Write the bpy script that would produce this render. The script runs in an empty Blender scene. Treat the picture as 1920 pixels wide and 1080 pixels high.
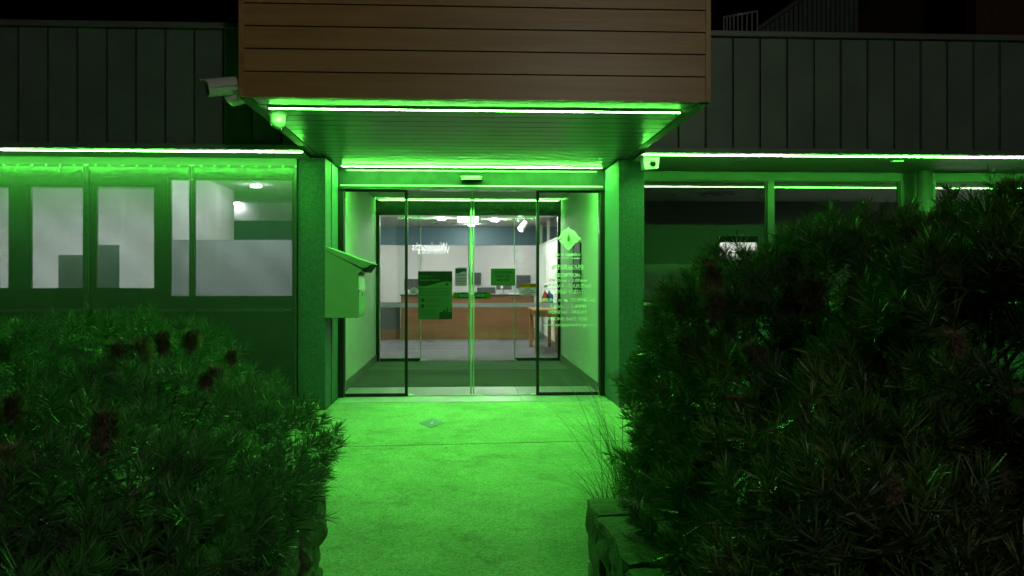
import bpy, bmesh, math, random
import numpy as np
from mathutils import Vector, Matrix, noise as mnoise

random.seed(7); RNG = np.random.default_rng(11)
SC = bpy.context.scene
COL = SC.collection

# ------------------------------------------------------------------ camera
F, UC, VC, H = 1500.0, 942.5, 522.0, 1.40       # focal length and principal point in photo pixels, eye height
YAW = math.atan(0.0497); CY, SY = math.cos(YAW), math.sin(YAW)
cd = bpy.data.cameras.new('camera'); cam = bpy.data.objects.new('camera', cd); COL.objects.link(cam)
cd.sensor_width = 36; cd.lens = F/1920*36
cd.shift_x = (960-UC)/1920; cd.shift_y = (VC-540)/1920
cd.clip_start = 0.02; cd.clip_end = 600
cam.location = (0, 0, H); cam.rotation_euler = (math.pi/2, 0, -YAW)
SC.camera = cam

# ------------------------------------------------------------------ night sky, exposure
w = bpy.data.worlds.new('World'); SC.world = w; w.use_nodes = True
wn = w.node_tree; bg = wn.nodes['Background']
sky = wn.nodes.new('ShaderNodeTexSky'); sky.sky_type = 'NISHITA'; sky.sun_disc = False
sky.sun_elevation = math.radians(-8); sky.sun_rotation = math.radians(200)
wn.links.new(sky.outputs[0], bg.inputs[0]); bg.inputs[1].default_value = 0.05
SC.view_settings.view_transform = 'Standard'; SC.view_settings.look = 'None'
SC.view_settings.exposure = 0; SC.view_settings.gamma = 1
cy = SC.cycles
cy.use_denoising = True; cy.denoising_prefilter = 'ACCURATE'; cy.max_bounces = 10; cy.diffuse_bounces = 4; cy.glossy_bounces = 4
cy.transmission_bounces = 6; cy.transparent_max_bounces = 40; cy.sample_clamp_indirect = 6
cy.caustics_reflective = False; cy.caustics_refractive = False

LED_STRENGTH = 300.0
LED_COLOR = (0.125, 1.0, 0.09, 1)
STREET_POWER = 620.0

# ------------------------------------------------------------------ helpers
def P(u, v, Y):
    """photo pixel -> point on the plane at distance Y"""
    a = (u-UC)/F
    X = (a*CY+SY)/(CY-a*SY)*Y
    d = Y*CY+X*SY
    return X, H-(v-VC)/F*d
def G(u, v, z=0.0):
    """photo pixel -> point on the horizontal plane z"""
    a = (u-UC)/F
    d = (H-z)*F/(v-VC)
    return d*(a*CY+SY), d*(CY-a*SY)

WL = {}
def reg(o, parent, world):
    COL.objects.link(o)
    if parent is not None:
        o.parent = parent; o.location = Vector(world)-WL[parent]
    else:
        o.location = world
    WL[o] = Vector(world)
    return o
def empty(name, loc, parent=None):
    o = bpy.data.objects.new(name, None); o.empty_display_size = .1
    return reg(o, parent, loc)
def tag(o, label=None, cat=None, group=None, kind=None):
    if label: o['label'] = label
    if cat: o['category'] = cat
    if group: o['group'] = group
    if kind: o['kind'] = kind
    return o
def mesh_obj(name, verts, faces, mat, parent=None, smooth=False):
    v = np.array(verts, dtype=float)
    lo, hi = v.min(0), v.max(0)
    c = np.array([(lo[0]+hi[0])/2, (lo[1]+hi[1])/2, lo[2]])
    me = bpy.data.meshes.new(name); me.from_pydata((v-c).tolist(), [], faces)
    if smooth: me.shade_smooth()
    me.materials.append(mat); me.update()
    return reg(bpy.data.objects.new(name, me), parent, c)
def bm_obj(name, bm, mat, parent=None, smooth=False):
    bmesh.ops.recalc_face_normals(bm, faces=bm.faces)
    vs = [v.co for v in bm.verts]
    lo = Vector((min(v.x for v in vs), min(v.y for v in vs), min(v.z for v in vs)))
    hi = Vector((max(v.x for v in vs), max(v.y for v in vs), max(v.z for v in vs)))
    c = Vector(((lo.x+hi.x)/2, (lo.y+hi.y)/2, lo.z))
    bmesh.ops.translate(bm, verts=bm.verts, vec=-c)
    me = bpy.data.meshes.new(name); bm.to_mesh(me); bm.free()
    if smooth: me.shade_smooth()
    me.materials.append(mat)
    return reg(bpy.data.objects.new(name, me), parent, c)
def add_box(bm, x0, x1, y0, y1, z0, z1, bev=0):
    r = bmesh.ops.create_cube(bm, size=1)
    vs = r['verts']
    for v in vs:
        v.co.x = x0+(v.co.x+.5)*(x1-x0); v.co.y = y0+(v.co.y+.5)*(y1-y0); v.co.z = z0+(v.co.z+.5)*(z1-z0)
    if bev:
        es = list({e for v in vs for e in v.link_edges})
        bmesh.ops.bevel(bm, geom=es, offset=bev, segments=1, affect='EDGES')
    return vs
def box(name, x0, x1, y0, y1, z0, z1, mat, parent=None, bev=0):
    bm = bmesh.new(); add_box(bm, min(x0,x1), max(x0,x1), min(y0,y1), max(y0,y1), min(z0,z1), max(z0,z1), bev)
    return bm_obj(name, bm, mat, parent)
def boxes(name, lst, mat, parent=None, bev=0):
    bm = bmesh.new()
    for b in lst: add_box(bm, *b, bev)
    return bm_obj(name, bm, mat, parent)
def cyl(bm, p0, p1, r0, r1=None, n=16, cap=True):
    p0 = Vector(p0); p1 = Vector(p1); r1 = r0 if r1 is None else r1
    d = p1-p0; L = d.length
    q = Vector((0,0,1)).rotation_difference(d.normalized()).to_matrix().to_4x4()
    r = bmesh.ops.create_cone(bm, cap_ends=cap, segments=n, radius1=r0, radius2=r1, depth=L)
    bmesh.ops.transform(bm, matrix=Matrix.Translation((p0+p1)/2) @ q, verts=r['verts'])
    return r['verts']
def tube(bm, pts, radii, n=6):
    rings = []
    for i, p in enumerate(pts):
        p = Vector(p)
        d = (Vector(pts[min(i+1, len(pts)-1)])-Vector(pts[max(i-1, 0)])).normalized()
        q = Vector((0,0,1)).rotation_difference(d)
        rings.append([bm.verts.new(p+q @ Vector((radii[i]*math.cos(2*math.pi*k/n), radii[i]*math.sin(2*math.pi*k/n), 0))) for k in range(n)])
    for a, b in zip(rings, rings[1:]):
        for k in range(n): bm.faces.new((a[k], a[(k+1)%n], b[(k+1)%n], b[k]))
    bm.faces.new(rings[0][::-1]); bm.faces.new(rings[-1])
def prism(name, poly, axis, a0, a1, mat, parent=None, bev=0):
    """poly: 2D outline; axis 'y': (x,z) pushed along y, 'x': (y,z) along x, 'z': (x,y) along z"""
    def p3(p, t):
        return {'y': (p[0], t, p[1]), 'x': (t, p[0], p[1]), 'z': (p[0], p[1], t)}[axis]
    bm = bmesh.new()
    A = [bm.verts.new(p3(p, a0)) for p in poly]; B = [bm.verts.new(p3(p, a1)) for p in poly]
    n = len(poly)
    bm.faces.new(A); bm.faces.new(B[::-1])
    for i in range(n): bm.faces.new((A[i], B[i], B[(i+1)%n], A[(i+1)%n]))
    bmesh.ops.recalc_face_normals(bm, faces=bm.faces)
    if bev: bmesh.ops.bevel(bm, geom=list(bm.edges), offset=bev, segments=1, affect='EDGES')
    return bm_obj(name, bm, mat, parent)

# ------------------------------------------------------------------ materials
def mat(name, col, rough=.6, metal=0, var=.0, vscale=8, col2=None, bump=0, bscale=60, spec=.5, stretch=None, coat=0, detail=4):
    m = bpy.data.materials.new(name); m.use_nodes = True
    nt = m.node_tree; b = nt.nodes['Principled BSDF']
    b.inputs['Roughness'].default_value = rough; b.inputs['Metallic'].default_value = metal
    b.inputs['Specular IOR Level'].default_value = spec
    b.inputs['Coat Weight'].default_value = coat
    c = (*col, 1)
    b.inputs['Base Color'].default_value = c
    tc = nt.nodes.new('ShaderNodeTexCoord'); mp = nt.nodes.new('ShaderNodeMapping')
    nt.links.new(tc.outputs['Object'], mp.inputs[0])
    if stretch: mp.inputs['Scale'].default_value = stretch
    oi = nt.nodes.new('ShaderNodeObjectInfo')
    mul = nt.nodes.new('ShaderNodeMath'); mul.operation = 'MULTIPLY'; mul.inputs[1].default_value = 37.0
    nt.links.new(oi.outputs['Random'], mul.inputs[0]); nt.links.new(mul.outputs[0], mp.inputs['Location'])
    if var or col2:
        n = nt.nodes.new('ShaderNodeTexNoise'); n.inputs['Scale'].default_value = vscale; n.inputs['Detail'].default_value = detail
        n.inputs['Roughness'].default_value = .62
        nt.links.new(mp.outputs[0], n.inputs[0])
        r = nt.nodes.new('ShaderNodeValToRGB')
        c2 = col2 or tuple(x*(1+var) for x in col); c1 = col if col2 else tuple(x*(1-var) for x in col)
        r.color_ramp.elements[0].position = .32; r.color_ramp.elements[1].position = .68
        r.color_ramp.elements[0].color = (*c1, 1); r.color_ramp.elements[1].color = (*c2, 1)
        nt.links.new(n.outputs[0], r.inputs[0]); nt.links.new(r.outputs[0], b.inputs['Base Color'])
    if bump:
        n2 = nt.nodes.new('ShaderNodeTexNoise'); n2.inputs['Scale'].default_value = bscale; n2.inputs['Detail'].default_value = 5
        nt.links.new(mp.outputs[0], n2.inputs[0])
        bp = nt.nodes.new('ShaderNodeBump'); bp.inputs['Strength'].default_value = bump; bp.inputs['Distance'].default_value = .01
        nt.links.new(n2.outputs[0], bp.inputs['Height']); nt.links.new(bp.outputs[0], b.inputs['Normal'])
    return m
def emis(name, col, s):
    m = bpy.data.materials.new(name); m.use_nodes = True
    nt = m.node_tree; nt.nodes.clear()
    e = nt.nodes.new('ShaderNodeEmission'); o = nt.nodes.new('ShaderNodeOutputMaterial')
    e.inputs[0].default_value = (*col[:3], 1); e.inputs[1].default_value = s
    nt.links.new(e.outputs[0], o.inputs[0]); return m
def glassmat(name, tint, ior=1.5, boost=1.0, rough=0.0):
    m = bpy.data.materials.new(name); m.use_nodes = True
    nt = m.node_tree; nt.nodes.clear()
    o = nt.nodes.new('ShaderNodeOutputMaterial'); t = nt.nodes.new('ShaderNodeBsdfTransparent')
    g = nt.nodes.new('ShaderNodeBsdfGlossy'); f = nt.nodes.new('ShaderNodeFresnel'); mx = nt.nodes.new('ShaderNodeMixShader')
    t.inputs[0].default_value = (*tint, 1); g.inputs['Roughness'].default_value = rough
    f.inputs[0].default_value = ior
    mu = nt.nodes.new('ShaderNodeMath'); mu.operation = 'MULTIPLY'; mu.inputs[1].default_value = boost; mu.use_clamp = True
    nt.links.new(f.outputs[0], mu.inputs[0]); nt.links.new(mu.outputs[0], mx.inputs[0])
    nt.links.new(t.outputs[0], mx.inputs[1]); nt.links.new(g.outputs[0], mx.inputs[2]); nt.links.new(mx.outputs[0], o.inputs[0])
    return m
def filmmat(name, col, clear=.1, tl=.6):
    m = bpy.data.materials.new(name); m.use_nodes = True
    nt = m.node_tree; nt.nodes.clear()
    o = nt.nodes.new('ShaderNodeOutputMaterial')
    d = nt.nodes.new('ShaderNodeBsdfDiffuse'); t = nt.nodes.new('ShaderNodeBsdfTranslucent'); tr = nt.nodes.new('ShaderNodeBsdfTransparent')
    a = nt.nodes.new('ShaderNodeMixShader'); b = nt.nodes.new('ShaderNodeMixShader')
    d.inputs[0].default_value = (*col, 1); t.inputs[0].default_value = (*col, 1)
    a.inputs[0].default_value = tl; b.inputs[0].default_value = clear
    nt.links.new(d.outputs[0], a.inputs[1]); nt.links.new(t.outputs[0], a.inputs[2])
    nt.links.new(a.outputs[0], b.inputs[1]); nt.links.new(tr.outputs[0], b.inputs[2]); nt.links.new(b.outputs[0], o.inputs[0])
    return m
def screenmat(name):
    """fine punched metal mesh, far below a pixel: part open, part dark glossy metal, mottled"""
    m = bpy.data.materials.new(name); m.use_nodes = True
    nt = m.node_tree; b = nt.nodes['Principled BSDF']; o = nt.nodes['Material Output']
    b.inputs['Base Color'].default_value = (.10, .115, .11, 1); b.inputs['Roughness'].default_value = .35; b.inputs['Metallic'].default_value = .2
    tc = nt.nodes.new('ShaderNodeTexCoord')
    n = nt.nodes.new('ShaderNodeTexNoise'); n.inputs['Scale'].default_value = 2.2; n.inputs['Detail'].default_value = 6
    nt.links.new(tc.outputs['Object'], n.inputs[0])
    wv = nt.nodes.new('ShaderNodeTexWave'); wv.bands_direction = 'DIAGONAL'; wv.inputs['Scale'].default_value = 1.1; wv.inputs['Distortion'].default_value = 2.5
    nt.links.new(tc.outputs['Object'], wv.inputs[0])
    n.inputs['Roughness'].default_value = .8; n.inputs['Detail'].default_value = 10
    wm = nt.nodes.new('ShaderNodeMath'); wm.operation = 'MULTIPLY'; wm.inputs[1].default_value = .22; nt.links.new(wv.outputs['Fac'], wm.inputs[0])
    ad = nt.nodes.new('ShaderNodeMath'); ad.operation = 'ADD'
    nt.links.new(n.outputs[0], ad.inputs[0]); nt.links.new(wm.outputs[0], ad.inputs[1])
    mr = nt.nodes.new('ShaderNodeMapRange'); mr.inputs['From Min'].default_value = .3; mr.inputs['From Max'].default_value = .95
    mr.inputs['To Min'].default_value = .52; mr.inputs['To Max'].default_value = .62
    nt.links.new(ad.outputs[0], mr.inputs[0])
    t = nt.nodes.new('ShaderNodeBsdfTransparent'); mx = nt.nodes.new('ShaderNodeMixShader')
    nt.links.new(mr.outputs[0], mx.inputs[0]); nt.links.new(b.outputs[0], mx.inputs[1]); nt.links.new(t.outputs[0], mx.inputs[2])
    g = nt.nodes.new('ShaderNodeBsdfGlossy'); g.inputs['Roughness'].default_value = .25
    f = nt.nodes.new('ShaderNodeFresnel'); f.inputs[0].default_value = 1.45
    m2 = nt.nodes.new('ShaderNodeMixShader'); nt.links.new(f.outputs[0], m2.inputs[0])
    nt.links.new(mx.outputs[0], m2.inputs[1]); nt.links.new(g.outputs[0], m2.inputs[2]); nt.links.new(m2.outputs[0], o.inputs[0])
    return m
def leafmat(name, c1, c2, c3):
    m = bpy.data.materials.new(name); m.use_nodes = True
    nt = m.node_tree; b = nt.nodes['Principled BSDF']
    b.inputs['Roughness'].default_value = .40; b.inputs['Specular IOR Level'].default_value = .6
    ge = nt.nodes.new('ShaderNodeNewGeometry'); r = nt.nodes.new('ShaderNodeValToRGB')
    e = r.color_ramp.elements
    e[0].color = (*c1, 1); e[1].color = (*c3, 1); e[1].position = 1
    x = e.new(.5); x.color = (*c2, 1)
    nt.links.new(ge.outputs['Random Per Island'], r.inputs[0]); nt.links.new(r.outputs[0], b.inputs['Base Color'])
    t = nt.nodes.new('ShaderNodeBsdfTranslucent'); nt.links.new(r.outputs[0], t.inputs[0])
    mx = nt.nodes.new('ShaderNodeMixShader'); mx.inputs[0].default_value = .16
    nt.links.new(b.outputs[0], mx.inputs[1]); nt.links.new(t.outputs[0], mx.inputs[2])
    nt.links.new(mx.outputs[0], nt.nodes['Material Output'].inputs[0])
    return m
def stripemat(name, c1, c2, scale, rough, axis='z', bump=0):
    """wood: streaks along x"""
    m = mat(name, c1, rough, col2=c2, vscale=scale, stretch=(.06, 1, 1), bump=bump, bscale=scale*5, detail=8)
    return m

M = {}
M['soil'] = mat('soil', (.035,.026,.018), .95, var=.5, vscale=14, bump=1, bscale=40)
M['asphalt'] = mat('asphalt', (.05,.05,.05), .9, var=.3, vscale=60, bump=.5, bscale=120)
M['render'] = mat('rendered_wall', (.046,.088,.096), .6, var=.30, vscale=45, bump=.55, bscale=110, spec=.4)
M['cladding'] = mat('dark_metal_cladding', (.135,.185,.16), .45, .1, var=.22, vscale=1.2, bump=.03, bscale=3)
M['trim'] = mat('grey_metal_trim', (.17,.18,.18), .4, .3, var=.06, vscale=6)
M['wood'] = stripemat('timber_look_board', (.33,.185,.055), (.50,.30,.105), 9, .38, bump=.08)
M['soffit'] = mat('canopy_soffit_metal', (.16,.17,.15), .30, .35, var=.08, vscale=3)
M['flashing'] = mat('dull_flashing', (.06,.065,.06), .75, var=.1)
M['soffit_white'] = mat('white_soffit_sheet', (.27,.28,.27), .55, var=.05, vscale=3)
M['black'] = mat('black_aluminium', (.012,.012,.013), .35, .3, var=.2)
M['dullblack'] = mat('dull_black_steel', (.012,.014,.013), .8, var=.1, spec=.1)
M['header'] = mat('glossy_door_header', (.020,.024,.024), .10, .0, var=.2, vscale=7, spec=.3)
M['alu'] = mat('pale_aluminium', (.62,.64,.63), .32, .35, var=.05)
M['stile'] = mat('satin_aluminium', (.36,.38,.37), .45, .1, var=.05)
M['frame'] = mat('window_frame_aluminium', (.08,.09,.09), .35, .5, var=.06)
M['white_wall'] = mat('white_painted_wall', (.74,.74,.72), .7, var=.03, vscale=3)
M['grey_wall'] = mat('grey_painted_wall', (.50,.495,.48), .7, var=.04, vscale=2)
M['dull_wall'] = mat('dull_grey_wall', (.42,.40,.40), .8, var=.04, vscale=2)
M['blue'] = mat('slate_blue_bulkhead', (.075,.14,.17), .6, var=.06, vscale=3)
M['ceiling'] = mat('ceiling_white', (.62,.61,.59), .8, var=.03, vscale=4)
M['skirting'] = mat('grey_skirting', (.16,.16,.16), .5, var=.1)
M['mat'] = mat('entrance_mat', (.045,.05,.048), .95, var=.35, vscale=40, stretch=(.15,1,1), bump=.6, bscale=200)
M['tile'] = mat('grey_stone_tile', (.26,.27,.27), .35, var=.12, vscale=9)
M['grout'] = mat('grout', (.34,.34,.33), .9, var=.1)
M['counter'] = stripemat('walnut_counter_panel', (.12,.050,.022), (.23,.10,.045), 7, .4)
M['stone_top'] = mat('dark_bench_top', (.05,.045,.04), .3, var=.2)
M['pine'] = stripemat('orange_pine', (.35,.16,.05), (.50,.25,.09), 12, .35)
M['darkpanel'] = mat('charcoal_panel', (.05,.055,.06), .5, var=.1)
M['white'] = mat('white_plastic', (.72,.73,.72), .3, var=.02)
M['paper'] = filmmat('white_paper', (.80,.80,.82), 0, .72)
M['paper_dim'] = mat('grey_green_poster_paper', (.045,.06,.05), .7, var=.03, spec=.08)
M['ink'] = mat('black_ink', (.008,.010,.010), .7, var=.1, spec=.08)
M['inkblue'] = mat('navy_ink', (.03,.05,.12), .6, var=.1)
M['inkgrey'] = mat('grey_ink', (.016,.02,.018), .7, var=.1, spec=.08)
M['vinyl'] = filmmat('white_vinyl_lettering', (.95,.96,.95), 0, .12)
M['yellow'] = filmmat('yellow_print', (.90,.66,.03), 0, .85)
M['lime'] = filmmat('lime_print', (.75,.92,.03), 0, .75)
M['mint'] = filmmat('mint_print', (.7,.92,.75), 0, .75)
M['teal'] = mat('teal_print', (.01,.10,.10), .5, var=.02)
M['band'] = filmmat('frosted_band', (.72,.76,.80), .2, .85)
M['film'] = filmmat('frosted_film', (.88,.89,.92), .12, .85)
M['film2'] = filmmat('grey_frosted_film', (.55,.58,.57), .3, .5)
M['glass'] = glassmat('door_glass', (.95,.985,.96), 1.5, 1.0)
M['glass2'] = glassmat('window_glass', (.90,.94,.92), 1.5, 1.3)
M['screen'] = screenmat('punched_mesh')
M['steel'] = mat('stainless_steel', (.55,.56,.55), .25, .9, var=.05)
M['letterbox'] = mat('grey_painted_steel', (.19,.22,.20), .5, 0, var=.06, vscale=5, spec=.3)
M['lens'] = mat('dark_lens', (.01,.01,.012), .05, var=.1)
M['clear'] = mat('smoked_dome', (.25,.27,.26), .06, var=.02)
M['led'] = emis('green_led', LED_COLOR, LED_STRENGTH)
M['led_front'] = emis('green_led_canopy_edge', LED_COLOR, LED_STRENGTH*1.25)
M['led_wing'] = emis('green_led_wing', LED_COLOR, LED_STRENGTH*.72)
M['led_door'] = emis('green_led_door', LED_COLOR, LED_STRENGTH*2.7)
M['led_inner'] = emis('green_led_inner', LED_COLOR, LED_STRENGTH*.22)
M['led_vest'] = emis('green_led_vestibule', LED_COLOR, LED_STRENGTH*.9)
M['downlight'] = emis('downlight_glow', (1,.97,.93), 520)
M['downlight_left'] = emis('office_downlight_glow', (.97,.95,1), 1150)
M['downlight_soft'] = emis('soft_downlight_glow', (.97,.95,1), 260)
M['downlight_dim'] = emis('dim_downlight_glow', (.97,.95,1), 70)
M['exit'] = emis('lit_exit_sign', (.95,1,.98), 6)
M['signglow'] = emis('shop_sign_glow', (1,1,1), 13)
M['lampglow'] = emis('street_lamp_glow', (1,.78,.5), 30)
M['bark'] = mat('bark', (.10,.075,.05), .9, var=.4, vscale=30, bump=.8, bscale=80)
M['cone'] = mat('brown_bristles', (.24,.195,.12), .9, var=.5, vscale=60)
M['needle'] = leafmat('needle_leaf', (.05,.10,.045), (.11,.22,.095), (.20,.32,.17))
M['needle_r'] = leafmat('olive_needle_leaf', (.04,.075,.025), (.09,.16,.05), (.22,.25,.10))
M['grass'] = leafmat('long_grass', (.05,.09,.025), (.08,.13,.04), (.22,.22,.10))
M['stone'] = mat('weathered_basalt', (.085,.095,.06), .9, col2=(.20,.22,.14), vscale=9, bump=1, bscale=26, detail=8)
M['mortar'] = mat('pale_mortar', (.30,.27,.20), .95, var=.25, vscale=20, bump=.6)
M['sandstone'] = mat('sandstone', (.26,.22,.13), .9, var=.25, vscale=7, bump=.6, bscale=20)
M['brick'] = mat('dark_red_brick', (.10,.04,.03), .9, var=.3, vscale=20)
M['litter'] = leafmat('dry_litter', (.10,.07,.03), (.20,.14,.06), (.30,.25,.12))
M['flag_red'] = mat('flag_red', (.45,.03,.02), .7, var=.05)
M['flag_blue'] = mat('flag_blue', (.03,.10,.35), .7, var=.05)
M['flag_yellow'] = mat('flag_yellow', (.75,.45,.02), .7, var=.05)
M['decal'] = mat('teal_floor_sticker', (.01,.11,.12), .5, var=.05)

def concretemat(name, c1, c2, speck):
    m = mat(name, c1, .85, col2=c2, vscale=1.6, bump=.5, bscale=95, detail=9)
    nt = m.node_tree; b = nt.nodes['Principled BSDF']
    src = b.inputs['Base Color'].links[0].from_socket
    tc = nt.nodes.new('ShaderNodeTexCoord')
    n = nt.nodes.new('ShaderNodeTexNoise'); n.inputs['Scale'].default_value = 85; n.inputs['Detail'].default_value = 3
    nt.links.new(tc.outputs['Object'], n.inputs[0])
    r = nt.nodes.new('ShaderNodeValToRGB'); r.color_ramp.elements[0].position = .36; r.color_ramp.elements[1].position = .62
    r.color_ramp.elements[0].color = (1-speck,)*3+(1,); r.color_ramp.elements[1].color = (1+speck*.4,)*3+(1,)
    nt.links.new(n.outputs[0], r.inputs[0])
    n2 = nt.nodes.new('ShaderNodeTexNoise'); n2.inputs['Scale'].default_value = 3.2; n2.inputs['Detail'].default_value = 8; n2.inputs['Roughness'].default_value = .75
    nt.links.new(tc.outputs['Object'], n2.inputs[0])
    r2 = nt.nodes.new('ShaderNodeValToRGB'); r2.color_ramp.elements[0].position = .28; r2.color_ramp.elements[1].position = .5
    r2.color_ramp.elements[0].color = (.55,.52,.47,1); r2.color_ramp.elements[1].color = (1,1,1,1)
    nt.links.new(n2.outputs[0], r2.inputs[0])
    m1 = nt.nodes.new('ShaderNodeMix'); m1.data_type = 'RGBA'; m1.blend_type = 'MULTIPLY'; m1.inputs[0].default_value = 1
    m2 = nt.nodes.new('ShaderNodeMix'); m2.data_type = 'RGBA'; m2.blend_type = 'MULTIPLY'; m2.inputs[0].default_value = 1
    nt.links.new(src, m1.inputs[6]); nt.links.new(r.outputs[0], m1.inputs[7])
    nt.links.new(m1.outputs[2], m2.inputs[6]); nt.links.new(r2.outputs[0], m2.inputs[7])
    nt.links.new(m2.outputs[2], b.inputs['Base Color'])
    return m
M['concrete'] = concretemat('worn_concrete', (.29,.275,.23), (.42,.40,.33), .36)
M['concrete_old'] = concretemat('exposed_aggregate_concrete', (.33,.315,.27), (.45,.43,.37), .5)

def carpetmat():
    m = mat('striped_carpet_tiles', (.13,.13,.14), .95, var=.15, vscale=30, bump=.4, bscale=200)
    nt = m.node_tree; b = nt.nodes['Principled BSDF']
    tc = nt.nodes.new('ShaderNodeTexCoord')
    br = nt.nodes.new('ShaderNodeTexBrick'); br.inputs['Scale'].default_value = 1; br.inputs['Brick Width'].default_value = .5; br.inputs['Row Height'].default_value = .07
    br.inputs['Mortar Size'].default_value = .004; br.inputs['Color1'].default_value = (.06,.062,.07,1); br.inputs['Color2'].default_value = (.13,.132,.145,1); br.inputs['Mortar'].default_value = (.07,.07,.075,1)
    nt.links.new(tc.outputs['Object'], br.inputs[0]); nt.links.new(br.outputs[0], b.inputs['Base Color'])
    return m
M['carpet'] = carpetmat()

# text -> mesh that fills a rectangle; faces -Y unless back=True
def text_mesh(name, s, x0, x1, z0, z1, y, material, parent, bold=0, shear=0, back=False):
    cu = bpy.data.curves.new('t', 'FONT'); cu.body = s; cu.shear = shear; cu.offset = bold; cu.resolution_u = 3
    o = bpy.data.objects.new('t', cu); COL.objects.link(o)
    dg = bpy.context.evaluated_depsgraph_get(); dg.update()
    me0 = bpy.data.meshes.new_from_object(o.evaluated_get(dg))
    bpy.data.objects.remove(o); bpy.data.curves.remove(cu)
    v = np.array([p.co[:] for p in me0.vertices]); fs = [list(p.vertices) for p in me0.polygons]
    bpy.data.meshes.remove(me0)
    lo, hi = v.min(0), v.max(0)
    nx = (v[:,0]-lo[0])/(hi[0]-lo[0]); nz = (v[:,1]-lo[1])/(hi[1]-lo[1])
    X = x1-(x1-x0)*nx if back else x0+(x1-x0)*nx
    W = np.stack([X, np.full(len(v), y), z0+(z1-z0)*nz], 1)
    return mesh_obj(name, W, fs, material, parent)

# ================================================================== ground
tag(box('ground', -250, 250, -250, 250, -.30, -.03, M['soil']), kind='structure')
tag(box('road', -60, 60, -30, -3.5, -.029, -.008, M['asphalt']), kind='structure')
paths = tag(empty('footpath', (0, 5, 0)), kind='structure')
XL, XR = -1.463, 1.69                         # clear opening between the two columns
YD, YI = 9.55, 13.60                          # outer and inner door planes
YT0, YT1 = 9.09, 10.34                        # tiled threshold
ja, jb = G(625, 838), G(1195, 825)
def jy(x): return ja[1]+(jb[1]-ja[1])*(x-ja[0])/(jb[0]-ja[0])
prism('concrete_slab', [(-1.9, jy(-1.9)+.010), (2.3, jy(2.3)+.010), (2.3, 8.55), (XR-.001, 8.58), (XR-.001, YT0-.004), (XL+.001, YT0-.004), (XL+.001, 8.58), (-1.9, 8.55)], 'z', -.1, 0, M['concrete'], paths)
prism('concrete_slab', [(-1.9, -3.5), (2.3, -3.5), (2.3, jy(2.3)-.006), (-1.9, jy(-1.9)-.006)], 'z', -.1, -.001, M['concrete'], paths)
tiles = tag(empty('threshold_paving', (0, 9.7, 0)), kind='structure')
box('grout_bed', XL+.002, XR-.002, YT0, YT1, -.1, -.004, M['grout'], tiles)
tx = [G(u, 750)[0] for u in (694, 790, 885, 978, 1073)]
edges = [XL+.004]+tx+[XR-.004]
for a, b in zip(edges, edges[1:]):
    box('tile', a+.003, b-.003, YT0+.002, YD-.05, -.05, .001, M['tile'], tiles)
    box('tile', a+.003, b-.003, YD+.05, YT1-.003, -.05, .001, M['tile'], tiles)

# floor sticker: diamond with a small white mark
st = G(810, 793)
sticker = prism('floor_sticker', [(st[0]-.125, st[1]), (st[0], st[1]-.27), (st[0]+.125, st[1]), (st[0], st[1]+.27)], 'z', -.001, .0025, M['decal'])
tag(sticker, 'teal diamond distancing sticker on the concrete before the doors', 'sticker')
prism('printed_mark', [(st[0]-.012, st[1]-.06), (st[0]+.012, st[1]-.06), (st[0]+.004, st[1]+.05), (st[0]-.004, st[1]+.05)], 'z', .002, .0035, M['paper'], sticker)

# ================================================================== the building
B = tag(empty('office_building', (0, 9, 0)), 'single storey council office with dark ribbed cladding, timber canopy and glass entrance', 'building')

# ---- columns beside the entrance
ZS = 2.67            # wing soffit height
ZC = 2.706           # canopy soffit height
YF = 8.0             # wing fascia plane
xl0 = P(558, 500, 8.6)[0]; xr1 = P(1208, 500, 8.6)[0]
box('column', xl0, XL, 8.6, 9.60, 0, ZS+.02, M['render'], B, .006)
box('column', XR, xr1, 8.6, 9.60, 0, ZS+.02, M['render'], B, .006)

# ---- canopy
YC = 5.85
cx0, cx1 = P(447, 185, YC)[0], P(1333, 190, YC)[0]
ZTOP = 4.6
can = box('canopy', cx0+.03, cx1-.03, YC+.06, 9.9, ZC+.03, ZTOP-.02, M['darkpanel'], B)
tw = .042
bz = [P(890, v, YC)[1] for v in (186, 139, 96.5, 54.5, 12.5)]
step = bz[4]-bz[3]
while bz[-1] < ZTOP-step: bz.append(bz[-1]+step)
for a, b in zip(bz, bz[1:]):      # shiplap: each board is a hair proud at its bottom edge
    yb = YC+.03
    prism('board', [(YC, a+.006), (YC+.005, b-.003), (yb, b-.003), (yb, a+.006)], 'x', cx0+tw, cx1-tw, M['wood'], can)
    for (s, x) in ((0, cx0), (1, cx1)):
        xa, xb = (x, x+.03) if s == 0 else (x-.03, x)
        prism('side_board', [(xa+.004*(1-s)*0, a+.006), (xb, a+.006), (xb, b-.003), (xa, b-.003)], 'y', YC+tw+.002, 9.55, M['wood'], can)
box('backing', cx0+.02, cx1-.02, YC+.031, YC+.058, ZC+.02, ZTOP-.03, M['black'], can)
for x in (cx0, cx1-tw):
    box('corner_trim', x, x+tw, YC-.004, YC+tw, ZC+.002, ZTOP, M['wood'], can, .003)
box('drip_trim', cx0+tw, cx1-tw, YC-.003, YC+.028, ZC+.001, bz[0]+.004, M['wood'], can)
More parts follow.
